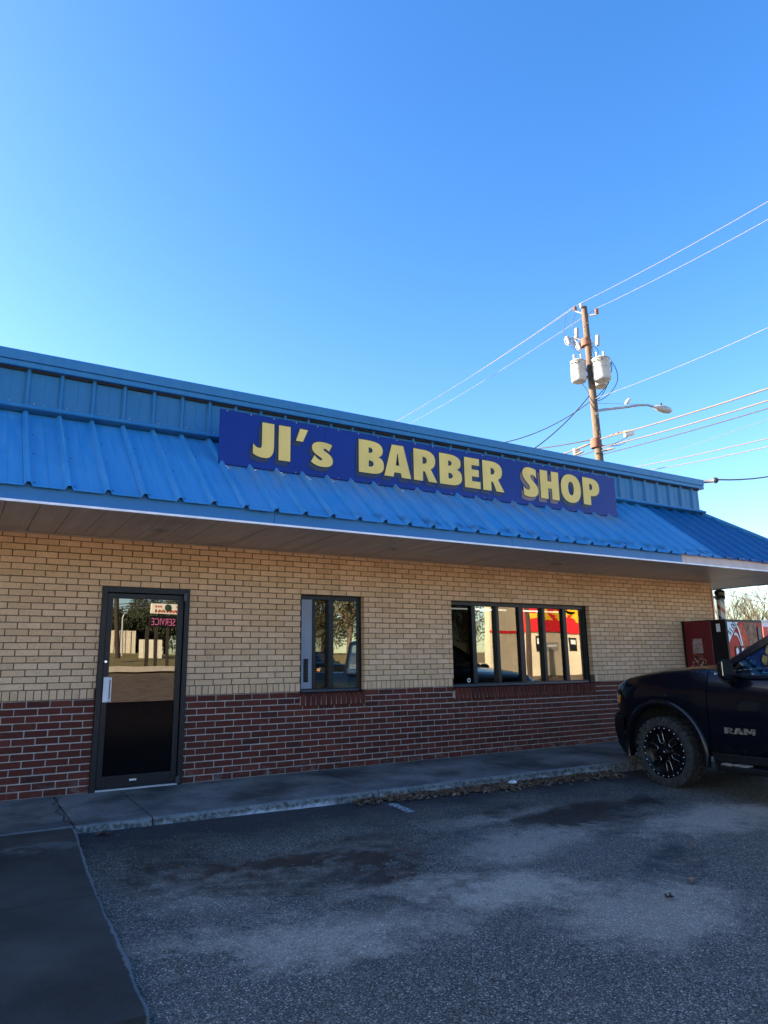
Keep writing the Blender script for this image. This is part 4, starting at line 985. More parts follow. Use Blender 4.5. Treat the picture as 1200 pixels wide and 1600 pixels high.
# mirrors
for sd_ in (1, -1):
    q = MB(); c0 = T(1.79, sd_ * 1.10, 1.32); vs = []
    for (ds, sw, sh, dz) in [(-.07, .04, .06, .0), (-.045, .08, .092, .0), (0, .094, .108, .0), (.03, .094, .108, .005)]:
        for k in range(14):
            t = 2 * math.pi * k / 14; cx_, sz_ = math.cos(t), math.sin(t); pw = .55
            vs.append(Vector((c0.x + sw * math.copysign(abs(cx_) ** pw, cx_), c0.y - ds, c0.z + dz + sh * math.copysign(abs(sz_) ** pw, sz_))))
    q.raw(vs, [(a * 14 + b_, a * 14 + (b_ + 1) % 14, (a + 1) * 14 + (b_ + 1) % 14, (a + 1) * 14 + b_) for a in range(3) for b_ in range(14)] + [tuple(range(14)), tuple(range(42, 56))], 0, False)
    mo = q.build('mirror', m_trimb, truck)
    q = MB(); q.box(c0.x - sd_ * .091 - .004, c0.x - sd_ * .091 + .004, c0.y - .028, c0.y - .016, c0.z - .06, c0.z + .085, b=.003); q.build('bright_edge', m_chrome, mo)
    q = MB(); q.box(c0.x - .09, c0.x + .09, c0.y + .066, c0.y + .08, c0.z - .05, c0.z - .028, b=.004); q.build('turn_lamp', m_lens, mo)
    q = MB(); q.tube([T(1.78, sd_ * .93, 1.22), T(1.76, sd_ * 1.03, 1.22), c0 + Vector((0, .02, -.09))], [.05, .045, .05], 8); q.build('mirror_arm', m_trimb, mo)

# ------------------------------------------------------------------ vending machine
VX0, VX1, VY0, VY1, VZ0, VZ1 = 10.87, 11.90, -.84, -.03, -.01, 1.862
vm = thing('vending_machine', 'red cola vending machine against the tan brick corner behind the pickup', 'vending machine', (11.4, -.4, 0))
m_vred = mat('dark_red_machine_side', (.13, .006, .014), .35, vscale=2)
q = MB(); q.box(VX0, VX1, -.57, VY1, VZ0 + .08, VZ1, b=.008); q.build('cabinet', m_vred, vm)
q = MB(); q.box(VX0 - .004, VX0 + .02, VY1 - .03, VY1 + .01, VZ0, VZ1 + .004); q.box(VX0 - .004, VX1, -.57, VY1 + .01, VZ1 + .001, VZ1 + .012); q.build('edge_trim', m_black, vm)
q = MB(); q.box(VX0, VX1, VY0, -.574, VZ0 + .06, VZ1 + .006, b=.008); dr = q.build('door', m_black, vm)
for s_ in (0, 1):
    q = MB(); q.box(VX0 + .1 + s_ * .7, VX0 + .2 + s_ * .7, -.7, -.6, VZ0, VZ0 + .08); q.build('foot', m_black, vm)
q = MB(); q.box(VX0 - .004, VX0 - .001, -.74, -.67, 1.67, 1.80, b=.001); q.build('sticker', m_white, dr)
# bottle picture on the side: flat print
def cola_mat():
    m, b, p = newmat('printed_cola'); v = b.vor(28, out='Color'); sc = b.n('ShaderNodeSeparateColor'); b.L.new(v, sc.inputs[0])
    c = b.mix(b.ramp(sc.outputs[0], .35, .9), (.05, .010, .010), (.30, .06, .03)); c = b.mix(b.ramp(sc.outputs[1], .84, .95), c, (.5, .32, .25)); b.L.new(c, p.inputs['Base Color']); p.inputs['Roughness'].default_value = .35; return m
m_cola = cola_mat(); m_silverp = mat('printed_cap_silver', (.34, .24, .22), .4, var=.5, vscale=25)
def vside(y, z_): return Vector((VX0 - .001, y, z_))
yb = -.29
Lb = [(.085, 1.57), (.092, 1.50), (.095, 1.40), (.10, 1.33), (.125, 1.22), (.165, 1.10), (.19, .96), (.185, .82), (.16, .62), (.19, .40), (.18, .2)]
q = MB(); q.prism([vside(yb - a, z_) for a, z_ in Lb] + [vside(yb + a, z_) for a, z_ in Lb[::-1]], (-.002, 0, 0)); bo = q.build('bottle_picture', m_cola, vm)
q = MB(); q.prism([vside(yb - a, z_) + Vector((-.0021, 0, 0)) for a, z_ in Lb[:4]] + [vside(yb + a, z_) + Vector((-.0021, 0, 0)) for a, z_ in Lb[:4][::-1]], (-.002, 0, 0)); q.build('cap_picture', m_silverp, bo)
# front graphics
def vfront(a, z_, d=0): return Vector((VX0 + a, VY0 - .001 - d, z_))
m_vr = mat('red_print', (.42, .010, .010), .4, spec=.15, vscale=4, var=.35); m_lbl = mat('pale_blue_label', (.62, .70, .80), .4); m_or = mat('orange_print', (.55, .06, .02), .4, spec=.15, var=.5, vscale=12); m_tanp = mat('tan_print', (.26, .13, .08), .5, spec=.15, var=.6, vscale=16)
def flat(name, pts, m, d, par=dr): q = MB(); q.prism([vfront(a, z_, d) for a, z_ in pts], (0, -.0015, 0)); return q.build(name, m, par)
flat('front_print', [(.04, .15), (.98, .15), (.98, 1.83), (.04, 1.83)], m_vr, 0)
flat('tan_print', [(.55, 1.0), (.84, 1.0), (.84, 1.82), (.50, 1.82), (.60, 1.5)], m_tanp, .002)
flat('flame_print', [(.34, 1.78), (.44, 1.79), (.52, 1.68), (.56, 1.52), (.50, 1.40), (.50, 1.0), (.40, 1.0), (.42, 1.4), (.33, 1.62)], m_or, .004)
flat('price_label', [(.04, 1.825), (.33, 1.825), (.04, 1.49)], m_lbl, .004)
sw = [(.20 + .28 * t, 1.62 - .38 * t + .10 * math.sin(t * 5)) for t in [k / 12 for k in range(13)]]
flat('white_swirl', [(a, z_ + .022) for a, z_ in sw] + [(a, z_ - .022) for a, z_ in sw[::-1]], m_white, .006)
flat('white_swirl', [(.27 + .12 * t, 1.78 - .42 * t * t - .03) for t in [k / 8 for k in range(9)]] + [(.30 + .12 * t, 1.78 - .42 * t * t - .01) for t in [k / 8 for k in range(8, -1, -1)]], m_white, .0085)
for k in range(4):
    cx_ = .23 + k * .15; up = [(cx_ + .058 * math.cos(t), 1.36 + .08 * math.sin(t)) for t in [math.pi * j / 10 for j in range(11)]]
    flat('bottle_slot', [(cx_ + .058, .9)] + up + [(cx_ - .058, .9)], m_black, .010)
    up = [(cx_ + .036 * math.cos(t), 1.35 + .055 * math.sin(t)) for t in [math.pi * j / 10 for j in range(11)]]
    flat('bottle_print', [(cx_ + .036, .9)] + up + [(cx_ - .036, .9)], m_lbl, .012)
    flat('red_mark', [(cx_ - .02, 1.2), (cx_ + .02, 1.2), (cx_ + .02, 1.28), (cx_ - .02, 1.28)], m_vr, .0142)
q = MB(); q.box(VX0 + .86, VX0 + .95, VY0 - .02, VY0 - .004, 1.0, 1.75, b=.004); q.build('coin_panel', m_framel, dr)
me = text_mesh('$1.00', .15, .0006, .003); rt = Matrix.Rotation(rad(49), 3, 'Z')
orient(me, lambda v: (lambda p: vfront(.105 + p.x, 1.585 + p.y, .0065 + v.z))(rt @ Vector((v.x * .8, v.y, 0)))); link('price_text', me, m_black, dr)

# ------------------------------------------------------------------ barber pole
bp = thing('barber_pole', 'red white and blue barber pole with dark cap beyond the brick corner', 'barber pole', (12.08, 0, 1.5))
def stripes():
    m, b, p = newmat('barber_stripes'); x = b.xyz()
    ang = b.math('DIVIDE', b.math('ARCTAN2', b.math('SUBTRACT', x[1], 0.0), b.math('SUBTRACT', x[0], 12.08)), 2 * math.pi)
    t = b.math('FRACT', b.math('ADD', b.math('MULTIPLY', x[2], 2.6), ang))
    r = b.math('LESS_THAN', t, .22); bl_ = b.math('MULTIPLY', b.math('GREATER_THAN', t, .5), b.math('LESS_THAN', t, .72))
    c = b.mix(r, (.46, .47, .50), (.33, .03, .05)); c = b.mix(bl_, c, (.04, .05, .22)); b.L.new(c, p.inputs['Base Color']); p.inputs['Roughness'].default_value = .2; p.inputs['Coat Weight'].default_value = .5; return m
q = MB(); q.lathe((12.08, 0, 1.25), (0, 0, 1), [(0, .075), (1.06, .075)], 28); q.build('striped_cylinder', stripes(), bp)
q = MB(); q.lathe((12.08, 0, 2.31), (0, 0, 1), [(-.01, .088), (.05, .092), (.055, .082), (.07, .082), (.10, .095), (.15, .088), (.17, .05), (.172, .0005)], 28); q.build('cap', mat('dark_bronze_cap', (.05, .05, .045), .3, .8), bp)
q = MB(); q.lathe((12.08, 0, 1.08), (0, 0, 1), [(0, .0005), (.0, .05), (.05, .09), (.17, .088), (.175, .0005)], 28); q.build('base', bpy.data.materials['dark_bronze_cap'], bp)
q = MB(); q.box(XR + .035, 12.0, -.02, .02, 1.2, 1.26); q.box(XR + .035, 12.0, -.02, .02, 2.32, 2.36); q.build('bracket', m_frame, bp)

# ------------------------------------------------------------------ utility pole and its gear
RP_ = 22.0
ptop = AT(912.5, 480, RP_); pbot = AT(937, 720, RP_)
dd = (pbot - ptop); pbase = ptop + dd * ((-.2 - ptop.z) / dd.z)
def wood():
    m, b, p = newmat('weathered_pole_wood')
    n = b.noise(5, b.map(sc=(9, 9, .5)), detail=8, rough=.7); c = b.mix(b.ramp(n, .3, .7), (.055, .038, .028), (.17, .125, .095)); c = b.mix(b.ramp(b.noise(3), .55, .7, 0, .7), c, (.07, .045, .03))
    b.L.new(c, p.inputs['Base Color']); p.inputs['Roughness'].default_value = .9; b.L.new(b.bump(n, .6, .02), p.inputs['Normal']); return m
m_wood = wood(); m_porc = mat('grey_porcelain', (.30, .31, .34), .3); m_porcb = mat('brown_porcelain', (.13, .07, .06), .3); m_steel = mat('galvanised_steel', (.33, .34, .35), .45, .6); m_wire = mat('bare_aluminium_wire', (.15, .145, .14), .6, .0); m_wired = mat('black_insulated_wire', (.03, .032, .035), .6); m_cable = mat('weathered_grey_cable', (.11, .09, .08), .7)
up_ = thing('utility_pole', 'tall wooden utility pole rising behind the blue roof', 'utility pole', pbase)
q = MB(); N_ = 14; q.tube([pbase + (ptop - pbase) * (i / N_) for i in range(N_ + 1)], [.165 - .07 * i / N_ for i in range(N_ + 1)], 14); q.build('trunk', m_wood, up_)
def PA(u, v, r=RP_): return AT(u, v, r)
def ins(p, m, par, r=.07, h=.16, ax=(0, 0, 1)):
    q = MB(); pr = [(0, r * .3)]
    for k in range(3): pr += [(h * (k + .1) / 3, r * .4), (h * (k + .35) / 3, r), (h * (k + .6) / 3, r * .9), (h * (k + .8) / 3, r * .4)]
    pr += [(h, r * .35), (h * 1.05, .001)]; q.lathe(p, ax, pr, 12); return q.build('insulator', m, par)
def bar(name, a, b_, r, m, par, n=8): q = MB(); q.tube([a, b_], r, n); return q.build(name, m, par)
armL = PA(899, 486, 22.1); armR = PA(932.5, 491, 21.9); cpt = PA(914, 491)
bar('crossarm', cpt, armL, .028, m_steel, up_); bar('crossarm', PA(915, 494), armR, .028, m_steel, up_)
ins(armL + Vector((0, 0, .0)), m_porcb, up_); ins(armR, m_porcb, up_, .075, .2); ins(ptop + Vector((-.12, 0, -.06)), m_porc, up_, .06, .16)
c1 = PA(916, 534); c2 = PA(896, 527, 22.05); c3 = PA(885.5, 533, 22.1); c4 = PA(934, 537, 21.9)
bar('cutout_arm', c1, c2, .03, m_steel, up_); bar('cutout_arm', c2, c3, .025, m_steel, up_); bar('cutout_arm', PA(920, 536), c4, .03, m_steel, up_); bar('cutout_arm', c2, PA(907, 543), .022, m_steel, up_)
def arrester(u, v0, v1, r=22.0):
    q = MB(); a = PA(u, v1, r); b_ = PA(u, v0, r); q.tube([a, a + (b_ - a) * .12], .03, 8); 
    n = 7; q.tube([a + (b_ - a) * (k / (2 * n)) for k in range(2 * n + 1)], [(.075 if k % 2 else .052) for k in range(2 * n + 1)], 10); q.build('lightning_arrester', m_porc, up_)
arrester(901, 513, 529, 22.05); arrester(898, 527, 541, 22.1); arrester(934, 524, 540, 21.9)
def cutout(u, v, s=1.0, r=22.05):
    a = PA(u - 2.5 * s, v - 6 * s, r); b_ = PA(u + 2.5 * s, v + 6 * s, r); q = MB(); n = 5
    q.tube([a + (b_ - a) * (k / (2 * n)) for k in range(2 * n + 1)], [(.085 if k % 2 else .055) for k in range(2 * n + 1)], 10); q.tube([PA(u - 6 * s, v - 2 * s, r), PA(u - 4 * s, v + 5 * s, r), PA(u + 1 * s, v + 8 * s, r)], .022, 6); q.tube([a, PA(u - 6 * s, v - 2 * s, r)], .02, 5); q.build('fuse_cutout', m_porc, up_)
cutout(888, 532); cutout(905, 541, .9); cutout(922, 543, .6)
bar('steel_band', PA(915, 530), PA(916, 541), .155, mat('rusty_band', (.16, .07, .05), .8), up_, 14); bar('steel_band', PA(931, 686), PA(932, 700), .168, bpy.data.materials['rusty_band'], up_, 14)
q = MB()
for k in range(34):
    u = 917 + 18 * k / 34 + random.uniform(-6, 6); v = 500 + 200 * k / 34; c = PA(u, v, RP_ - .15); q.tube([c, c + Vector((0, 0, .05))], .012, 5)
q.build('pole_bolts', m_wired, up_, kind='stuff')
# transformers
def transformer(u0, v0, u1, v1, r, rad_, lab):
    a = PA(u0, v0, r); b_ = PA(u1, v1, r); t = thing('transformer', lab, 'transformer', b_, 'transformers on the utility pole')
    ax = a - b_; h = ax.length; q = MB(); q.lathe(b_, ax, [(0, .001), (0, rad_ * .86), (.03, rad_ * .93), (.08, rad_), (h * .9, rad_), (h * .9 + .01, rad_ * 1.05), (h * .93, rad_ * 1.05), (h * .98, rad_ * .8), (h, .001)], 32); q.build('tank', mat('pale_grey_tank', (.42, .42, .41), .5, vscale=3) if 'pale_grey_tank' not in bpy.data.materials else bpy.data.materials['pale_grey_tank'], t)
    q = MB(); q.lathe(b_, ax, [(h * .885, rad_ * 1.01), (h * .885, rad_ * 1.07), (h * .905, rad_ * 1.07), (h * .905, rad_ * 1.01)], 32); q.lathe(b_, ax, [(h * .5, rad_ * 1.001), (h * .5, rad_ * 1.02), (h * .52, rad_ * 1.02), (h * .52, rad_ * 1.001)], 32); q.build('lid_band', m_steel, t)
    for (dx, dy) in ((.07, -.08), (-.1, .05)):
        q = MB(); n = 5; p0 = a + Vector((dx, dy, -.05)); q.tube([p0 + Vector((0, 0, .24 * k / (2 * n))) for k in range(2 * n + 1)], [(.045 if k % 2 else .028) for k in range(2 * n + 1)], 9); q.build('bushing', m_porc, t)
    q = MB(); pl = ptop + dd * ((a.z - .3 - ptop.z) / dd.z); mid = b_ + ax * .62; q.tube([mid, Vector((pl.x, pl.y, mid.z))], .05, 6); mid = b_ + ax * .28; q.tube([mid, Vector((pl.x, pl.y, mid.z))], .05, 6); q.build('mounting_bracket', m_steel, t)
    q = MB(); d_ = (CAM - b_).normalized(); side = d_ + Vector((-.3, .2, 0)); side.z = 0; side.normalize()
    for k in (-1, 0, 1): q.tube([b_ + ax * .78 + (side + Vector((-side.y, side.x, 0)) * k * .5).normalized() * rad_ * .98, b_ + ax * .78 + (side + Vector((-side.y, side.x, 0)) * k * .5).normalized() * (rad_ + .06)], .02, 6)
    q.build('terminal', m_wired, t); return t
transformer(903, 563, 905, 597, 21.7, .235, 'left pale grey transformer tank on the utility pole')
transformer(938, 559, 942, 595, 21.7, .265, 'larger right pale grey transformer tank nearest on the utility pole')
transformer(936, 575, 938, 605, 22.5, .235, 'pale grey transformer half hidden behind the larger right one')
# street lamp
sl = thing('street_lamp', 'grey cobra head street lamp on a long curved arm off the utility pole', 'street lamp', PA(931, 645))
q = MB(); arm = [PA(931, 648, 21.9), PA(934, 642, 22), PA(945, 640, 22.15), PA(975, 636.5, 22.6), PA(1000, 633, 22.95), PA(1012, 633, 23.1), PA(1026, 637, 23.3)]; q.tube(arm, [.05, .045, .042, .04, .036, .035, .034], 8); q.build('arm', m_steel, sl)
q = MB(); a = PA(1022, 636, 23.25); b_ = PA(1050, 642.5, 23.6); q.tube([a + (b_ - a) * t for t in (0, .12, .3, .6, .85, 1)], [.04, .075, .11, .125, .1, .02], 12); hd = q.build('lamp_head', mat('grey_lamp_head', (.40, .39, .37), .5), sl)
q = MB(); q.lathe(PA(1033, 636, 23.35) + Vector((0, 0, .06)), (0, 0, 1), [(-.04, .035), (.07, .035), (.08, .001)], 10); q.build('photocell', m_wired, hd)
bar('brace_wire', PA(932, 630, 22), PA(1008, 632, 23.05), .008, m_steel, sl, 5)
bird = MB(); c0 = PA(982, 634, 22.65); bird.tube([c0 + Vector((-.10, .05, .04)), c0 + Vector((-.05, .02, .10)), c0 + Vector((0, 0, .16)), c0 + Vector((.03, -.01, .2)), c0 + Vector((.05, -.02, .23)), c0 + Vector((.09, -.04, .22))], [.01, .05, .065, .045, .035, .008], 9); bo_ = bird.build('bird', mat('pale_bird_feathers', (.55, .50, .46), .9)); bo_['label'] = 'small pale bird perched on the street lamp arm'; bo_['category'] = 'bird'

# wires
def sag(a, b_, s, n=14): return [a + (b_ - a) * (k / n) - Vector((0, 0, s * 4 * (k / n) * (1 - k / n))) for k in range(n + 1)]
def ext(a, b_, t): return a + (b_ - a) * t
def wire(lab, pts, r, m, grp='overhead wires', cat='power line', name='power_line'):
    q = MB(); q.tube(pts, r, 6); o = q.build(name, m); o['label'] = lab; o['category'] = cat; o['group'] = grp; return o
def span(lab, p0, p1, k, s, r, m, **kw):
    p1 = p1 + Vector((0, 0, s * 4 * (1 / k) * (1 - 1 / k))); wire(lab, sag(p0, ext(p0, p1, k), s, 24), r, m, **kw)
iT = ptop + Vector((-.12, 0, .12)); iL = armL + Vector((0, 0, .18)); iR = armR + Vector((0, 0, .2))
span('topmost bright wire running up right from the pole top', iT, PA(1200, 315, 17), 3, .5, .0075, m_wire)
span('second bright wire running up right from the right crossarm', iR, PA(1200, 343, 17), 3, .5, .007, m_wire)
span('bright wire falling left from the pole top behind the roof', iT, PA(618, 659, 34), 2, .5, .0075, m_wire)
span('bright wire falling left from the left crossarm insulator', iL, PA(624, 656, 34), 2, .5, .007, m_wire)
span('lower of the bright wires falling left behind the pole', iR, PA(640, 662, 34), 2, .5, .008, m_wire)
span('lone thin pale wire rising right from below the transformers', PA(926, 624), PA(1200, 512, 17), 3, .6, .007, m_wire)
span('thick pale cable leaving right just above the small white box', PA(934, 687), PA(1200, 607, 17), 3, .35, .02, m_cable)
span('thick cable leaving right just below the small white box', PA(936, 700), PA(1200, 626, 17), 3, .4, .018, m_cable)
span('dark thin cable lowest of the three leaving right near the roof', PA(937, 711), PA(1200, 638, 17), 3, .25, .014, m_wired)
span('brown service cable falling left to the roof edge', PA(924, 626), PA(790, 691, 20), 1.4, .35, .015, m_cable)
span('black wavy service cable falling steeply left', PA(922, 617), PA(836, 700, 20), 1.5, .25, .016, m_wired)
span('dark cable leaving left low on the pole', PA(929, 686), PA(840, 701, 23), 2.5, .1, .02, m_wired)
span('thick pale cable continuing left low on the pole', PA(929, 691), PA(875, 711, 23), 4, .1, .024, m_cable)
span('dark cable lowest to the left of the pole', PA(931, 704), PA(893, 715, 22.5), 4, .1, .014, m_wired)
span('upper of two far cables crossing right of the roof', PA(975, 733, 40), PA(1200, 685, 30), 2.5, .3, .022, m_cable)
span('lower of two far cables crossing right of the roof', PA(1000, 737, 40), PA(1200, 698, 30), 2.5, .3, .02, m_cable)
span('faint thin wire far behind crossing right of the roof', PA(1000, 722, 70), PA(1200, 655, 60), 2, .2, .014, m_cable)
span('dotted looking far wire low in the gap under the eave', PA(1118, 925, 45), PA(1200, 943, 40), 2.5, .1, .02, m_wired)
span('higher far wire in the gap under the eave', PA(1140, 922, 45), PA(1200, 936, 42), 2.5, .1, .014, m_wired)
# jumpers and loops at the pole
def loop(pts, r=.010, m=m_wired):
    P_ = [PA(*p) for p in pts]; out = []
    for i in range(len(P_) - 1):
        p0, p1, p2, p3 = P_[max(i - 1, 0)], P_[i], P_[i + 1], P_[min(i + 2, len(P_) - 1)]
        for k in range(6):
            t = k / 6; out.append(.5 * ((2 * p1) + (p2 - p0) * t + (2 * p0 - 5 * p1 + 4 * p2 - p3) * t * t + (3 * p1 - p0 - 3 * p2 + p3) * t ** 3))
    out.append(P_[-1]); q = MB(); q.tube(out, r, 5); q.build('jumper_wire', m, up_)
loop([(885, 491), (882, 505), (881, 520), (886, 528)]); loop([(899, 490), (895.5, 502), (896, 512), (898, 524)]); loop([(892, 541), (901, 548), (908, 556)]); loop([(955, 563), (956, 575), (953, 588), (950, 600), (940, 612), (930, 623)], .014)
loop([(955, 563), (963, 578), (965, 594), (957, 610), (944, 622), (932, 627)], .012); loop([(954, 566), (952, 590), (948, 604), (940, 618), (932, 625)], .014, mat('blue_green_wire', (.03, .10, .16), .5)); loop([(908, 598), (912, 603), (917, 610), (920, 617)], .014); loop([(923, 530), (925, 545), (930, 556)], .01)
loop([(936, 552), (933, 545), (926, 540)], .009); loop([(899, 571), (905, 577), (915, 578), (925, 572), (935, 567)], .010); loop([(937, 698), (960, 693), (985, 680), (990, 677)], .014, m_cable); loop([(936, 695), (950, 697), (970, 695), (985, 685)], .012, m_cable)
for (u, v, r, lab, sx) in ((982.5, 677, 21.0, 'small white splice box hanging on the cables right of the pole', .14), (901, 704, 22.6, 'small white splice box on the cables left of the pole', .10)):
    c0 = PA(u, v, r); d_ = Vector((.86, -.5, .17)).normalized(); mt = Matrix.Translation(c0) @ d_.to_track_quat('X', 'Z').to_matrix().to_4x4(); q = MB(); q.box(-sx, sx, -.07, .07, -.08, .08, b=.012, mat=mt); o = q.build('splice_box', mat('white_box_plastic', (.72, .68, .62), .5)); o['label'] = lab; o['category'] = 'cable box'; o['group'] = 'splice boxes on the cables'
for (a_, b2) in (((948, 683), (975, 674)), ((905, 700), (920, 694)), ((896, 712), (912, 705)), ((940, 705), (960, 700))):
    q = MB(); a = PA(*a_, 21.8); b_ = PA(*b2, 21.5); q.tube([a, a + (b_ - a) * .3, a + (b_ - a) * .7, b_], [.02, .035, .035, .02], 6); q.build('cable_sleeve', m_cable, up_)
# service mast on the parapet end and its cable
cm = thing('service_mast', 'short horizontal grey conduit with dark cap off the right end of roof', 'conduit', (11.6, .2, 4.35))
a = Vector((11.3, .30, 4.32)); 
e0 = W(1097, 753, .3); e1 = W(1116, 751, .1); e2 = W(1122, 749.5, .05)
q = MB(); q.tube([(11.4, .5, 4.42), (11.45, .45, 4.62), e0, e1], .035, 10); q.build('conduit', m_steel, cm)
q = MB(); q.tube([e1, e1 + (e2 - e1) * .5, e2], [.06, .06, .035], 10); q.build('weather_cap', m_wired, cm)
wire('thick twisted service cable rising right from the roof conduit', sag(e2, ext(e2, PA(1200, 729, 17), 3.0), .25), .016, m_cable)

# ------------------------------------------------------------------ bare trees and buildings on the right, far
def bare_tree(base, H, lab, m, seed, spread=.55, grp='bare winter trees beyond the shop'):
    rnd = random.Random(seed); t = thing('bare_tree', lab, 'tree', base, grp); tr = MB(); tw = MB()
    def grow(p, d, L, r, lvl):
        n = 3; pts = [p]; dd_ = d.copy()
        for k in range(n):
            dd_ = (dd_ + Vector((rnd.uniform(-.25, .25), rnd.uniform(-.25, .25), rnd.uniform(-.05, .22)))).normalized(); pts.append(pts[-1] + dd_ * L / n)
        (tr if lvl < 2 else tw).tube(pts, [r * (1 - .45 * k / n) for k in range(n + 1)], 5 if lvl < 2 else 3, caps=False)
        if lvl >= 5: return
        for _ in range(4 if lvl < 4 else 3):
            k = rnd.choice([1, 2, 3, 3]); nd = (dd_ + Vector((rnd.uniform(-1, 1), rnd.uniform(-1, 1), rnd.uniform(-.3, .7))) * spread * 1.3).normalized(); grow(pts[k], nd, L * rnd.uniform(.58, .82), r * .55, lvl + 1)
    grow(Vector(base), Vector((0, 0, 1)), H * .34, H * .022, 0)
    tr.build('trunk', m, t); tw.build('crown', m, t)
m_twig = mat('sunlit_pale_twigs', (.085, .075, .048), .9, var=.3)
for k, (u, r, H, lab) in enumerate([(1136, 52, 6.2, 'leftmost bare tree beyond the shop corner, beside the barber pole'), (1158, 60, 7.2, 'second bare tree beyond the vending machine'), (1182, 64, 7.4, 'third bare tree, above the right end of the vending machine'), (1212, 70, 7.8, 'bare tree at the right edge beyond the pickup'), (1240, 60, 6.4, 'rightmost bare tree beyond the pickup cab')]):
    b0 = AT(u, 1036, r); bare_tree((b0.x, b0.y, -.1), H, lab, m_twig, 11 + k)
fb = thing('white_shed', 'low white building far beyond the vending machine at the right edge', 'building', (AT(1200, 1036, 44).x, AT(1200, 1036, 44).y, -.1))
a = AT(1183, 1036, 42); c = AT(1330, 1040, 46); n_ = (c - a).normalized(); n_.z = 0; pr_ = Vector((-n_.y, n_.x, 0)) * 6
ztp = AT(1190, 972, 42).z
q = MB(); q.prism([(a.x, a.y, -.2), (c.x, c.y, -.2), (c.x, c.y, ztp), (a.x, a.y, ztp)], pr_); q.build('wall', m_white, fb)
q = MB(); q.prism([(a.x - .2, a.y, ztp), (c.x, c.y, ztp), (c.x, c.y, ztp + .12), (a.x - .2, a.y, ztp + .12)], pr_ * 1.02); q.build('roof', m_alu, fb)
q = MB(); rd = AT(1194, 984, 41.9); q.box(rd.x - .25, rd.x + .2, rd.y - .1, rd.y + .1, rd.z - .4, rd.z + .15, b=.02); q.build('red_sign', mat('red_paint', (.6, .03, .02), .5), fb)

# ------------------------------------------------------------------ across the street (seen in the glass)
def mirx(u, v, Y): return mir(u, v, Y)
YS = 29.0
m_cream = mat('cream_stucco', (.62, .53, .38), .8, vscale=.6); m_sred = mat('bright_red_fascia', (.72, .015, .02), .35); m_syel = mat('yellow_flame_print', (.85, .50, .02), .4)
x0 = mirx(822, 970, YS).x; x1 = mirx(980, 970, YS).x; zt = mirx(860, 946, YS).z; zm = mirx(860, 988, YS).z
st_ = thing('corner_store', 'cream store across the street with red and yellow band', 'store', ((x0 + x1) / 2, -YS, .3))
q = MB(); q.box(x0, x1, -YS - .5, -YS, -.3, zm + .001); q.build('wall', m_cream, st_)
q = MB(); q.box(x0 - .05, x1, -YS - .5, -YS + .12, zm + .002, zt, b=.03); band = q.build('red_band', m_sred, st_)
for (u, hgt) in ((846, .9), (880, .8), (905, 1.0)):
    p_ = mirx(u, 966, YS); q = MB(); n = 18; pts = []
    for k in range(n):
        t = 2 * math.pi * k / n; rr = 1 + .35 * math.sin(3 * t + u) + .2 * math.sin(7 * t); pts.append((p_.x + 1.0 * rr * math.cos(t), -YS + .1205, p_.z + .25 + .42 * hgt * rr * math.sin(t)))
    q.prism(pts, (0, .01, 0)); q.build('flame_print', m_syel, band)
for (ua, ub, va, vb, m) in ((840, 849, 994, 1018, m_black), (856, 876, 1003, 1016, m_int), (892, 904, 995, 1017, m_black), (911, 918, 996, 1016, m_black)):
    pa = mirx(ua, va, YS); pb = mirx(ub, vb, YS); q = MB(); q.box(pa.x, pb.x, -YS - .02, -YS + .03, pb.z, pa.z); wn = q.build('poster_window', m, st_)
    q = MB(); q.box(pa.x + .12, pb.x - .12, -YS + .031, -YS + .04, (pa.z + pb.z) / 2, pa.z - .15); q.build('poster', m_white, wn)
pa = mirx(832, 1040, YS - 4); q = MB(); q.box(pa.x - .12, pa.x + .12, -YS + 3.9, -YS + 4.1, zg(0, -YS + 4) - .3, zt - .2); q.build('canopy_column', mat('brown_column', (.06, .04, .03), .7), st_)
xs0 = mirx(767, 970, YS).x; q = MB(); q.box(xs0, x0 - .052, -YS - .5, -YS - .002, -.3, mirx(760, 940, YS).z); q.build('side_wall', m_cream, st_)
q = MB(); q.box(xs0, x0 - .052, -YS - .001, -YS + .04, mirx(780, 989, YS).z, mirx(780, 985, YS).z); q.build('red_stripe', m_sred, st_)
# fence
YF = 46.0
fa = mirx(150, 1000, YF).x - 14; fb_ = mirx(218, 1000, YF).x; fz0 = mirx(200, 1027, YF).z; fz1 = mirx(200, 987, YF).z
fc = thing('corrugated_fence', 'pale corrugated fence on the grass bank across the street', 'fence', ((fa + fb_) / 2, -YF, fz0))
m_fc = mat('cream_corrugated_metal', (.70, .64, .50), .6)
n = int((fb_ - fa) / .42); q = MB(); q.box(0, .40, -.03, .03, 0, 1, b=0); q.box(.0, .06, .03, .09, 0, 1); mef = q.mesh('fence_panel'); mef.materials.append(m_fc)
for k in range(n):
    o = bpy.data.objects.new('fence_panel', mef); COL.objects.link(o); o.parent = fc; o.location = Vector((fa + k * .42, -YF, fz0 - .3)) - fc.location; o.scale = (1, 1, fz1 - fz0 + .3)
fd = thing('white_gate', 'brightest white corrugated gate nearer the street at right of pale fence', 'gate', (mirx(235, 1020, 43).x, -43, mirx(235, 1030, 43).z), None)
ga = mirx(219, 1000, 43); gb = mirx(257, 1031, 43); gz1 = mirx(238, 999, 43).z
n = int((gb.x - ga.x) / .3); q = MB(); q.box(0, .27, -.03, .03, 0, 1); meg = q.mesh('gate_panel'); meg.materials.append(mat('white_corrugated_metal', (.80, .76, .62), .6))
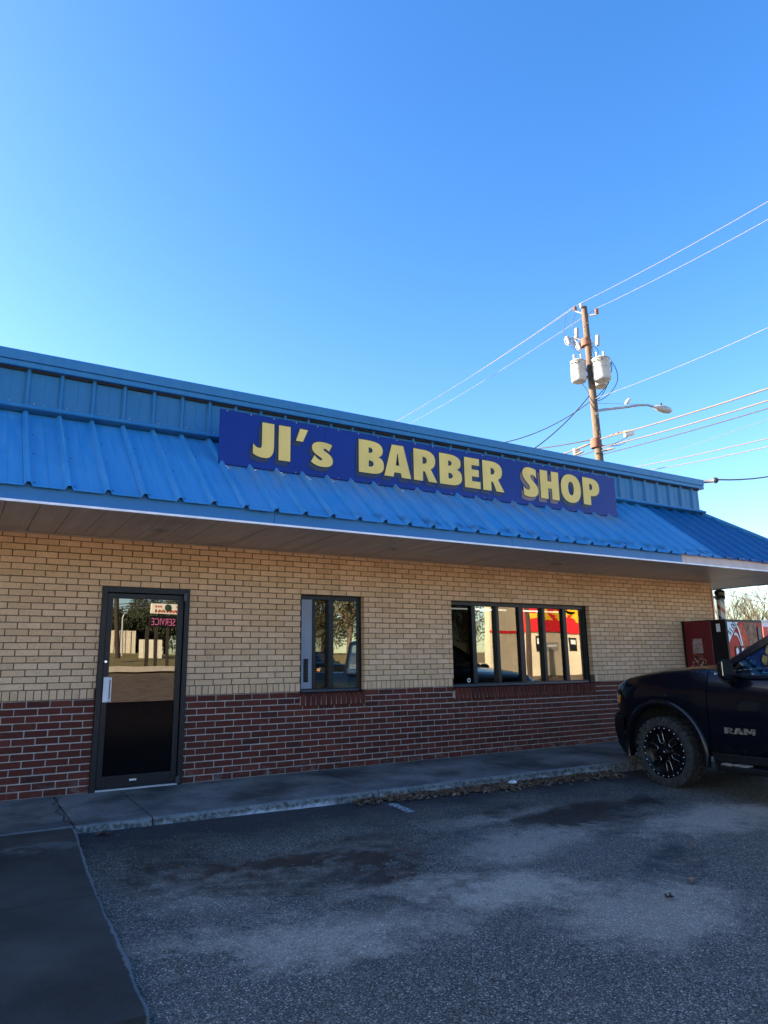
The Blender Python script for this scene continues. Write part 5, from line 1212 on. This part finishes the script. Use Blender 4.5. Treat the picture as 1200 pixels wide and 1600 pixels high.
for k in range(n):
    o = bpy.data.objects.new('gate_panel', meg); COL.objects.link(o); o.parent = fd; o.location = Vector((ga.x + k * .3, -43, gb.z - .2)) - fd.location; o.scale = (1, 1, gz1 - gb.z + .2)
# roadside sign on posts
rs = thing('roadside_sign', 'roadside sign on posts across the street with white board over pink SERVICE letters', 'sign', (mirx(256, 1045, 36).x, -36, 1.2))
pa = mirx(236, 944, 36); pb = mirx(284, 961, 36); q = MB(); q.box(pa.x, pb.x, -36.1, -36, pb.z, pa.z, b=.03); wb = q.build('white_board', mat('white_sign_board', (.78, .74, .66), .5), rs)
q = MB(); cx_ = mirx(264, 951, 36); q.lathe((cx_.x, -35.99, cx_.z), (0, 1, 0), [(0, .22), (.01, .2), (.012, .001)], 16); q.build('green_emblem', mat('green_paint', (.02, .05, .03), .5), wb)
q = MB()
for (zz, n_k) in ((pa.z - .18, 9), (pa.z - .42, 6), (pb.z + .14, 8)):
    for k in range(n_k):
        xx = pa.x + .25 + k * (pb.x - pa.x - .4) / n_k; 
        if abs(xx - cx_.x) > .38 or zz < pb.z + .2 : q.box(xx, xx + .11, -35.999, -35.99, zz - .06, zz + .06)
q.build('worn_print', mat('faded_red_print', (.45, .08, .05), .6), wb)
pc = mirx(234, 963, 36); pd = mirx(284, 982, 36); q = MB(); q.box(pc.x, pd.x, -36.1, -36, pd.z, pc.z, b=.03); lb = q.build('message_board', m_black, rs)
me = text_mesh('FULL SERVICE', .62, .01, -.006); mw = max(v.co.x for v in me.vertices); Lw = (mirx(236, 970, 36).x - mirx(300, 970, 36).x)
tw = abs(Lw); orient(me, lambda v: Vector((mirx(236, 978, 36).x + tw - v.x / mw * tw, -35.985 + v.z, mirx(250, 979, 36).z + v.y * 1.05)))
link('lettering', me, mat('pink_lit_letters', (.55, .14, .30), .5, emit=(1, .25, .5), estr=.04), lb)
q = MB()
for u in (230, 243, 262):
    p_ = mirx(u, 1000, 36); q.box(p_.x - .09, p_.x + .09, -36.09, -35.98, .9, pd.z + .002)
q.build('post', mat('dark_wood_post', (.03, .022, .016), .8), rs)
q = MB(); q.tube([mirx(191, 1030, 44), mirx(193, 966, 44)], .07, 8); q.tube([mirx(193, 966, 44), mirx(196, 958, 44), mirx(201, 958.5, 43.6)], .05, 6); o = q.build('street_light', m_alu); o['label'] = 'thin pale street light pole across the street before the fence'; o['category'] = 'street lamp'
q = MB(); q.tube([mirx(184, 1030, 40), mirx(180, 900, 40), mirx(178, 860, 40)], .17, 8); o = q.build('wooden_pole', mat('dark_pole_wood', (.04, .03, .022), .9)); o['label'] = 'leaning wooden utility pole across the street seen in door glass'; o['category'] = 'utility pole'
for k, (va, vb) in enumerate(((944, 938), (949, 940), (952, 946))):
    wire(['upper', 'middle', 'lower'][k] + ' wire strung across the street, seen in the door glass', [mirx(182, va, 40), mirx(240, (va + vb) / 2 + 1, 39), mirx(300, vb, 38), mirx(420, vb - 12, 36)], .03, m_wired, 'wires across the street')
# leafy trees beyond the fence
def leafy(base, H, R0, n, m, seed, lab):
    rnd = random.Random(seed); t = thing('leafy_tree', lab, 'tree', base, 'dark trees across the street'); q = MB(); b0 = Vector(base)
    q.tube([b0, b0 + Vector((.1, 0, H * .35)), b0 + Vector((.0, .1, H * .7))], [H * .03, H * .022, H * .01], 7)
    cl = []
    for k in range(14):
        a = rnd.uniform(0, 6.28); rr = R0 * rnd.uniform(.2, .75); c = b0 + Vector((rr * math.cos(a), rr * math.sin(a), H * rnd.uniform(.3, .88))); cl.append((c, R0 * rnd.uniform(.28, .5))); q.tube([b0 + Vector((0, 0, H * .35)), c], [H * .012, .03], 5)
    q.build('trunk', m_wood, t); vs = []; fs = []
    for i in range(n):
        c, r = rnd.choice(cl); d = Vector((rnd.gauss(0, 1), rnd.gauss(0, 1), rnd.gauss(0, .8))).normalized() * r * rnd.uniform(.6, 1.05); p = c + d
        a = Vector((rnd.gauss(0, 1), rnd.gauss(0, 1), rnd.gauss(0, 1))).normalized(); b_ = a.orthogonal().normalized(); s = rnd.uniform(.06, .13); k = len(vs)
        vs += [p - a * s, p + b_ * s * .6, p + a * s, p - b_ * s * .6]; fs.append((k, k + 1, k + 2, k + 3))
    me = bpy.data.meshes.new('crown'); me.from_pydata(vs, [], fs); me.update(); link('crown', me, m, t)
m_leaf = mat('dark_leaf', (.030, .042, .018), .7, var=.5, vscale=2)
m_leaf2 = mat('olive_leaf', (.055, .052, .022), .7, var=.4, vscale=2)
TR = [(170, 56, 4.3, 2.4, 'leftmost dark tree behind the pale fence'), (197, 58, 3.9, 2.4, 'low dark tree behind the middle of the fence'), (222, 57, 4.9, 2.8, 'dark tree behind the white gate'), (256, 60, 6.6, 3.6, 'tall dark tree right of the roadside sign'), (300, 55, 8.0, 4, 'broad dark tree further right across the street'), (350, 60, 7, 4, 'dark tree midway along the far side of the street'), (410, 58, 8, 4, 'dark tree before the taller olive ones across the street')]
for k, (u, Y, H, r, lab) in enumerate(TR): p_ = mirx(u, 1030, Y); leafy((p_.x, -Y, 2.0), H, r, 9000, m_leaf, 40 + k, lab)
for k, (u, Y, H, r, lab) in enumerate([(470, 50, 8, 3.4, 'olive leaved tree reflected at left of the small window'), (505, 46, 7.5, 3.2, 'olive leaved tree reflected in the small window'), (548, 44, 8.5, 3.4, 'golden olive tree reflected at right of the small window'), (600, 50, 8, 4, 'olive tree between the small window reflection and the store'), (735, 52, 9, 4, 'olive tree left of the cream store')]): p_ = mirx(u, 1030, Y); leafy((p_.x, -Y, 1.6), H, r, 5500, m_leaf2, 70 + k, lab)
# second pickup across the lot, copy of the first
t2 = copy_tree(truck); p_ = mirx(527, 1022, 24); t2.location = (p_.x, -24 - 2.5, zg(p_.x, -25) + .02); t2['label'] = 'black pickup truck facing the shop across the lot, reflected in the small window'
# litter and leaves
lf = MB(); vs = []; fs = []
rnd = random.Random(5)
for i in range(3600):
    x = 3.55 + 3.7 * rnd.random() ** .9; 
    if rnd.random() > .45 + .55 * math.sin((x - 3.4) * 1.1) ** 2: continue
    y = -1.462 - abs(rnd.gauss(0, .07 + .03 * (x > 5))); z = zg(x, y) + .006 + rnd.random() * .03 * math.exp(-abs(y + 1.46) * 12)
    a = rnd.uniform(0, 6.28); s = rnd.uniform(.014, .042); tl = rnd.uniform(-.5, .5); d = Vector((math.cos(a), math.sin(a), tl * .5)) * s; e_ = Vector((-math.sin(a), math.cos(a), rnd.uniform(-.5, .5))) * s * .45; c = Vector((x, y, z + .004)); k = len(vs)
    vs += [c - d, c - d * .3 + e_, c + d * .4 + e_ * .9, c + d, c + d * .4 - e_ * .9, c - d * .3 - e_]; up2 = Vector((0, 0, s * .3)); vs[k + 1] = vs[k + 1] + up2; vs[k + 4] = vs[k + 4] + up2
    fs += [(k, k + 1, k + 2, k + 3), (k, k + 3, k + 4, k + 5)]
me = bpy.data.meshes.new('leaf_litter'); me.from_pydata(vs, [], fs); me.update()
def leafm():
    m, b, p = newmat('dead_leaves'); rn = b.n('ShaderNodeNewGeometry').outputs['Random Per Island']; b.L.new(b.mix(rn, (.05, .028, .018), (.27, .165, .10)), p.inputs['Base Color']); p.inputs['Roughness'].default_value = .8; return m
m_dl = leafm(); link('leaf_litter', me, m_dl, kind='stuff')
def dead_leaf(u, v, s, lab, zz=-.2, m=None):
    c = P(u, v, 2, zz); c.z = zg(c.x, c.y) + .012; q = MB(); pts = []; n = 15; a0 = u
    for k in range(n): t = 2 * math.pi * k / n; r = s * (1 + .45 * math.sin(5 * t)); pts.append(c + Vector((r * math.cos(t + a0), r * .8 * math.sin(t + a0), .012 + .01 * math.sin(3 * t))))
    q.raw([c] + pts, [(0, 1 + k, 1 + (k + 1) % n) for k in range(n)]); q.raw([c - Vector((0, 0, .002))] + [p - Vector((0, 0, .002)) for p in pts], [(0, 1 + (k + 1) % n, 1 + k) for k in range(n)]); o = q.build('dead_leaf', m or m_dlb, fix=False); o['label'] = lab; o['category'] = 'leaf'
m_dlb = mat('pale_brown_leaf', (.22, .14, .11), .8)
dead_leaf(1083, 1391, .035, 'pale brown star shaped leaf lying on the asphalt at right', -.25); dead_leaf(1047, 1418, .028, 'small dark curled leaf on the asphalt near the pale one', -.25, mat('dark_brown_leaf', (.05, .03, .02), .8)); dead_leaf(161, 1312, .05, 'reddish leaf scrap by the left kerb corner', -.13, mat('reddish_leaf', (.10, .045, .035), .8)); dead_leaf(1078, 1329, .018, 'tiny brown leaf on the asphalt below the pickup', -.22)
c = P(801, 1229, 2, -.15); q = MB(); 
bmx = bmesh.new(); bmesh.ops.create_icosphere(bmx, subdivisions=3, radius=.05)
for v_ in bmx.verts: v_.co = v_.co * rnd.uniform(.6, 1.2); v_.co.z *= .55
me = bpy.data.meshes.new('litter'); 
for v_ in bmx.verts: v_.co += Vector((c.x, c.y, zg(c.x, c.y) + .03))
bmx.to_mesh(me); bmx.free(); o = link('litter', me, m_white); o['label'] = 'crumpled white paper litter at the foot of the kerb'; o['category'] = 'litter'
# stones scattered on the lot
vs = []; fs = []
for i in range(500):
    x = rnd.uniform(1.1, 7); y = rnd.uniform(-5.2, -1.6); s = rnd.uniform(.002, .0055); z = zg(x, y); k = len(vs)
    vs += [(x - s, y - s, z), (x + s, y - s * .7, z), (x + s * .8, y + s, z), (x - s, y + s * .8, z), (x, y, z + s * 1.2)]; fs += [(k, k + 1, k + 4), (k + 1, k + 2, k + 4), (k + 2, k + 3, k + 4), (k + 3, k, k + 4)]
me = bpy.data.meshes.new('loose_stones'); me.from_pydata(vs, [], fs); me.update(); link('loose_stones', me, mat('pale_stone', (.20, .19, .17), .8), kind='stuff')
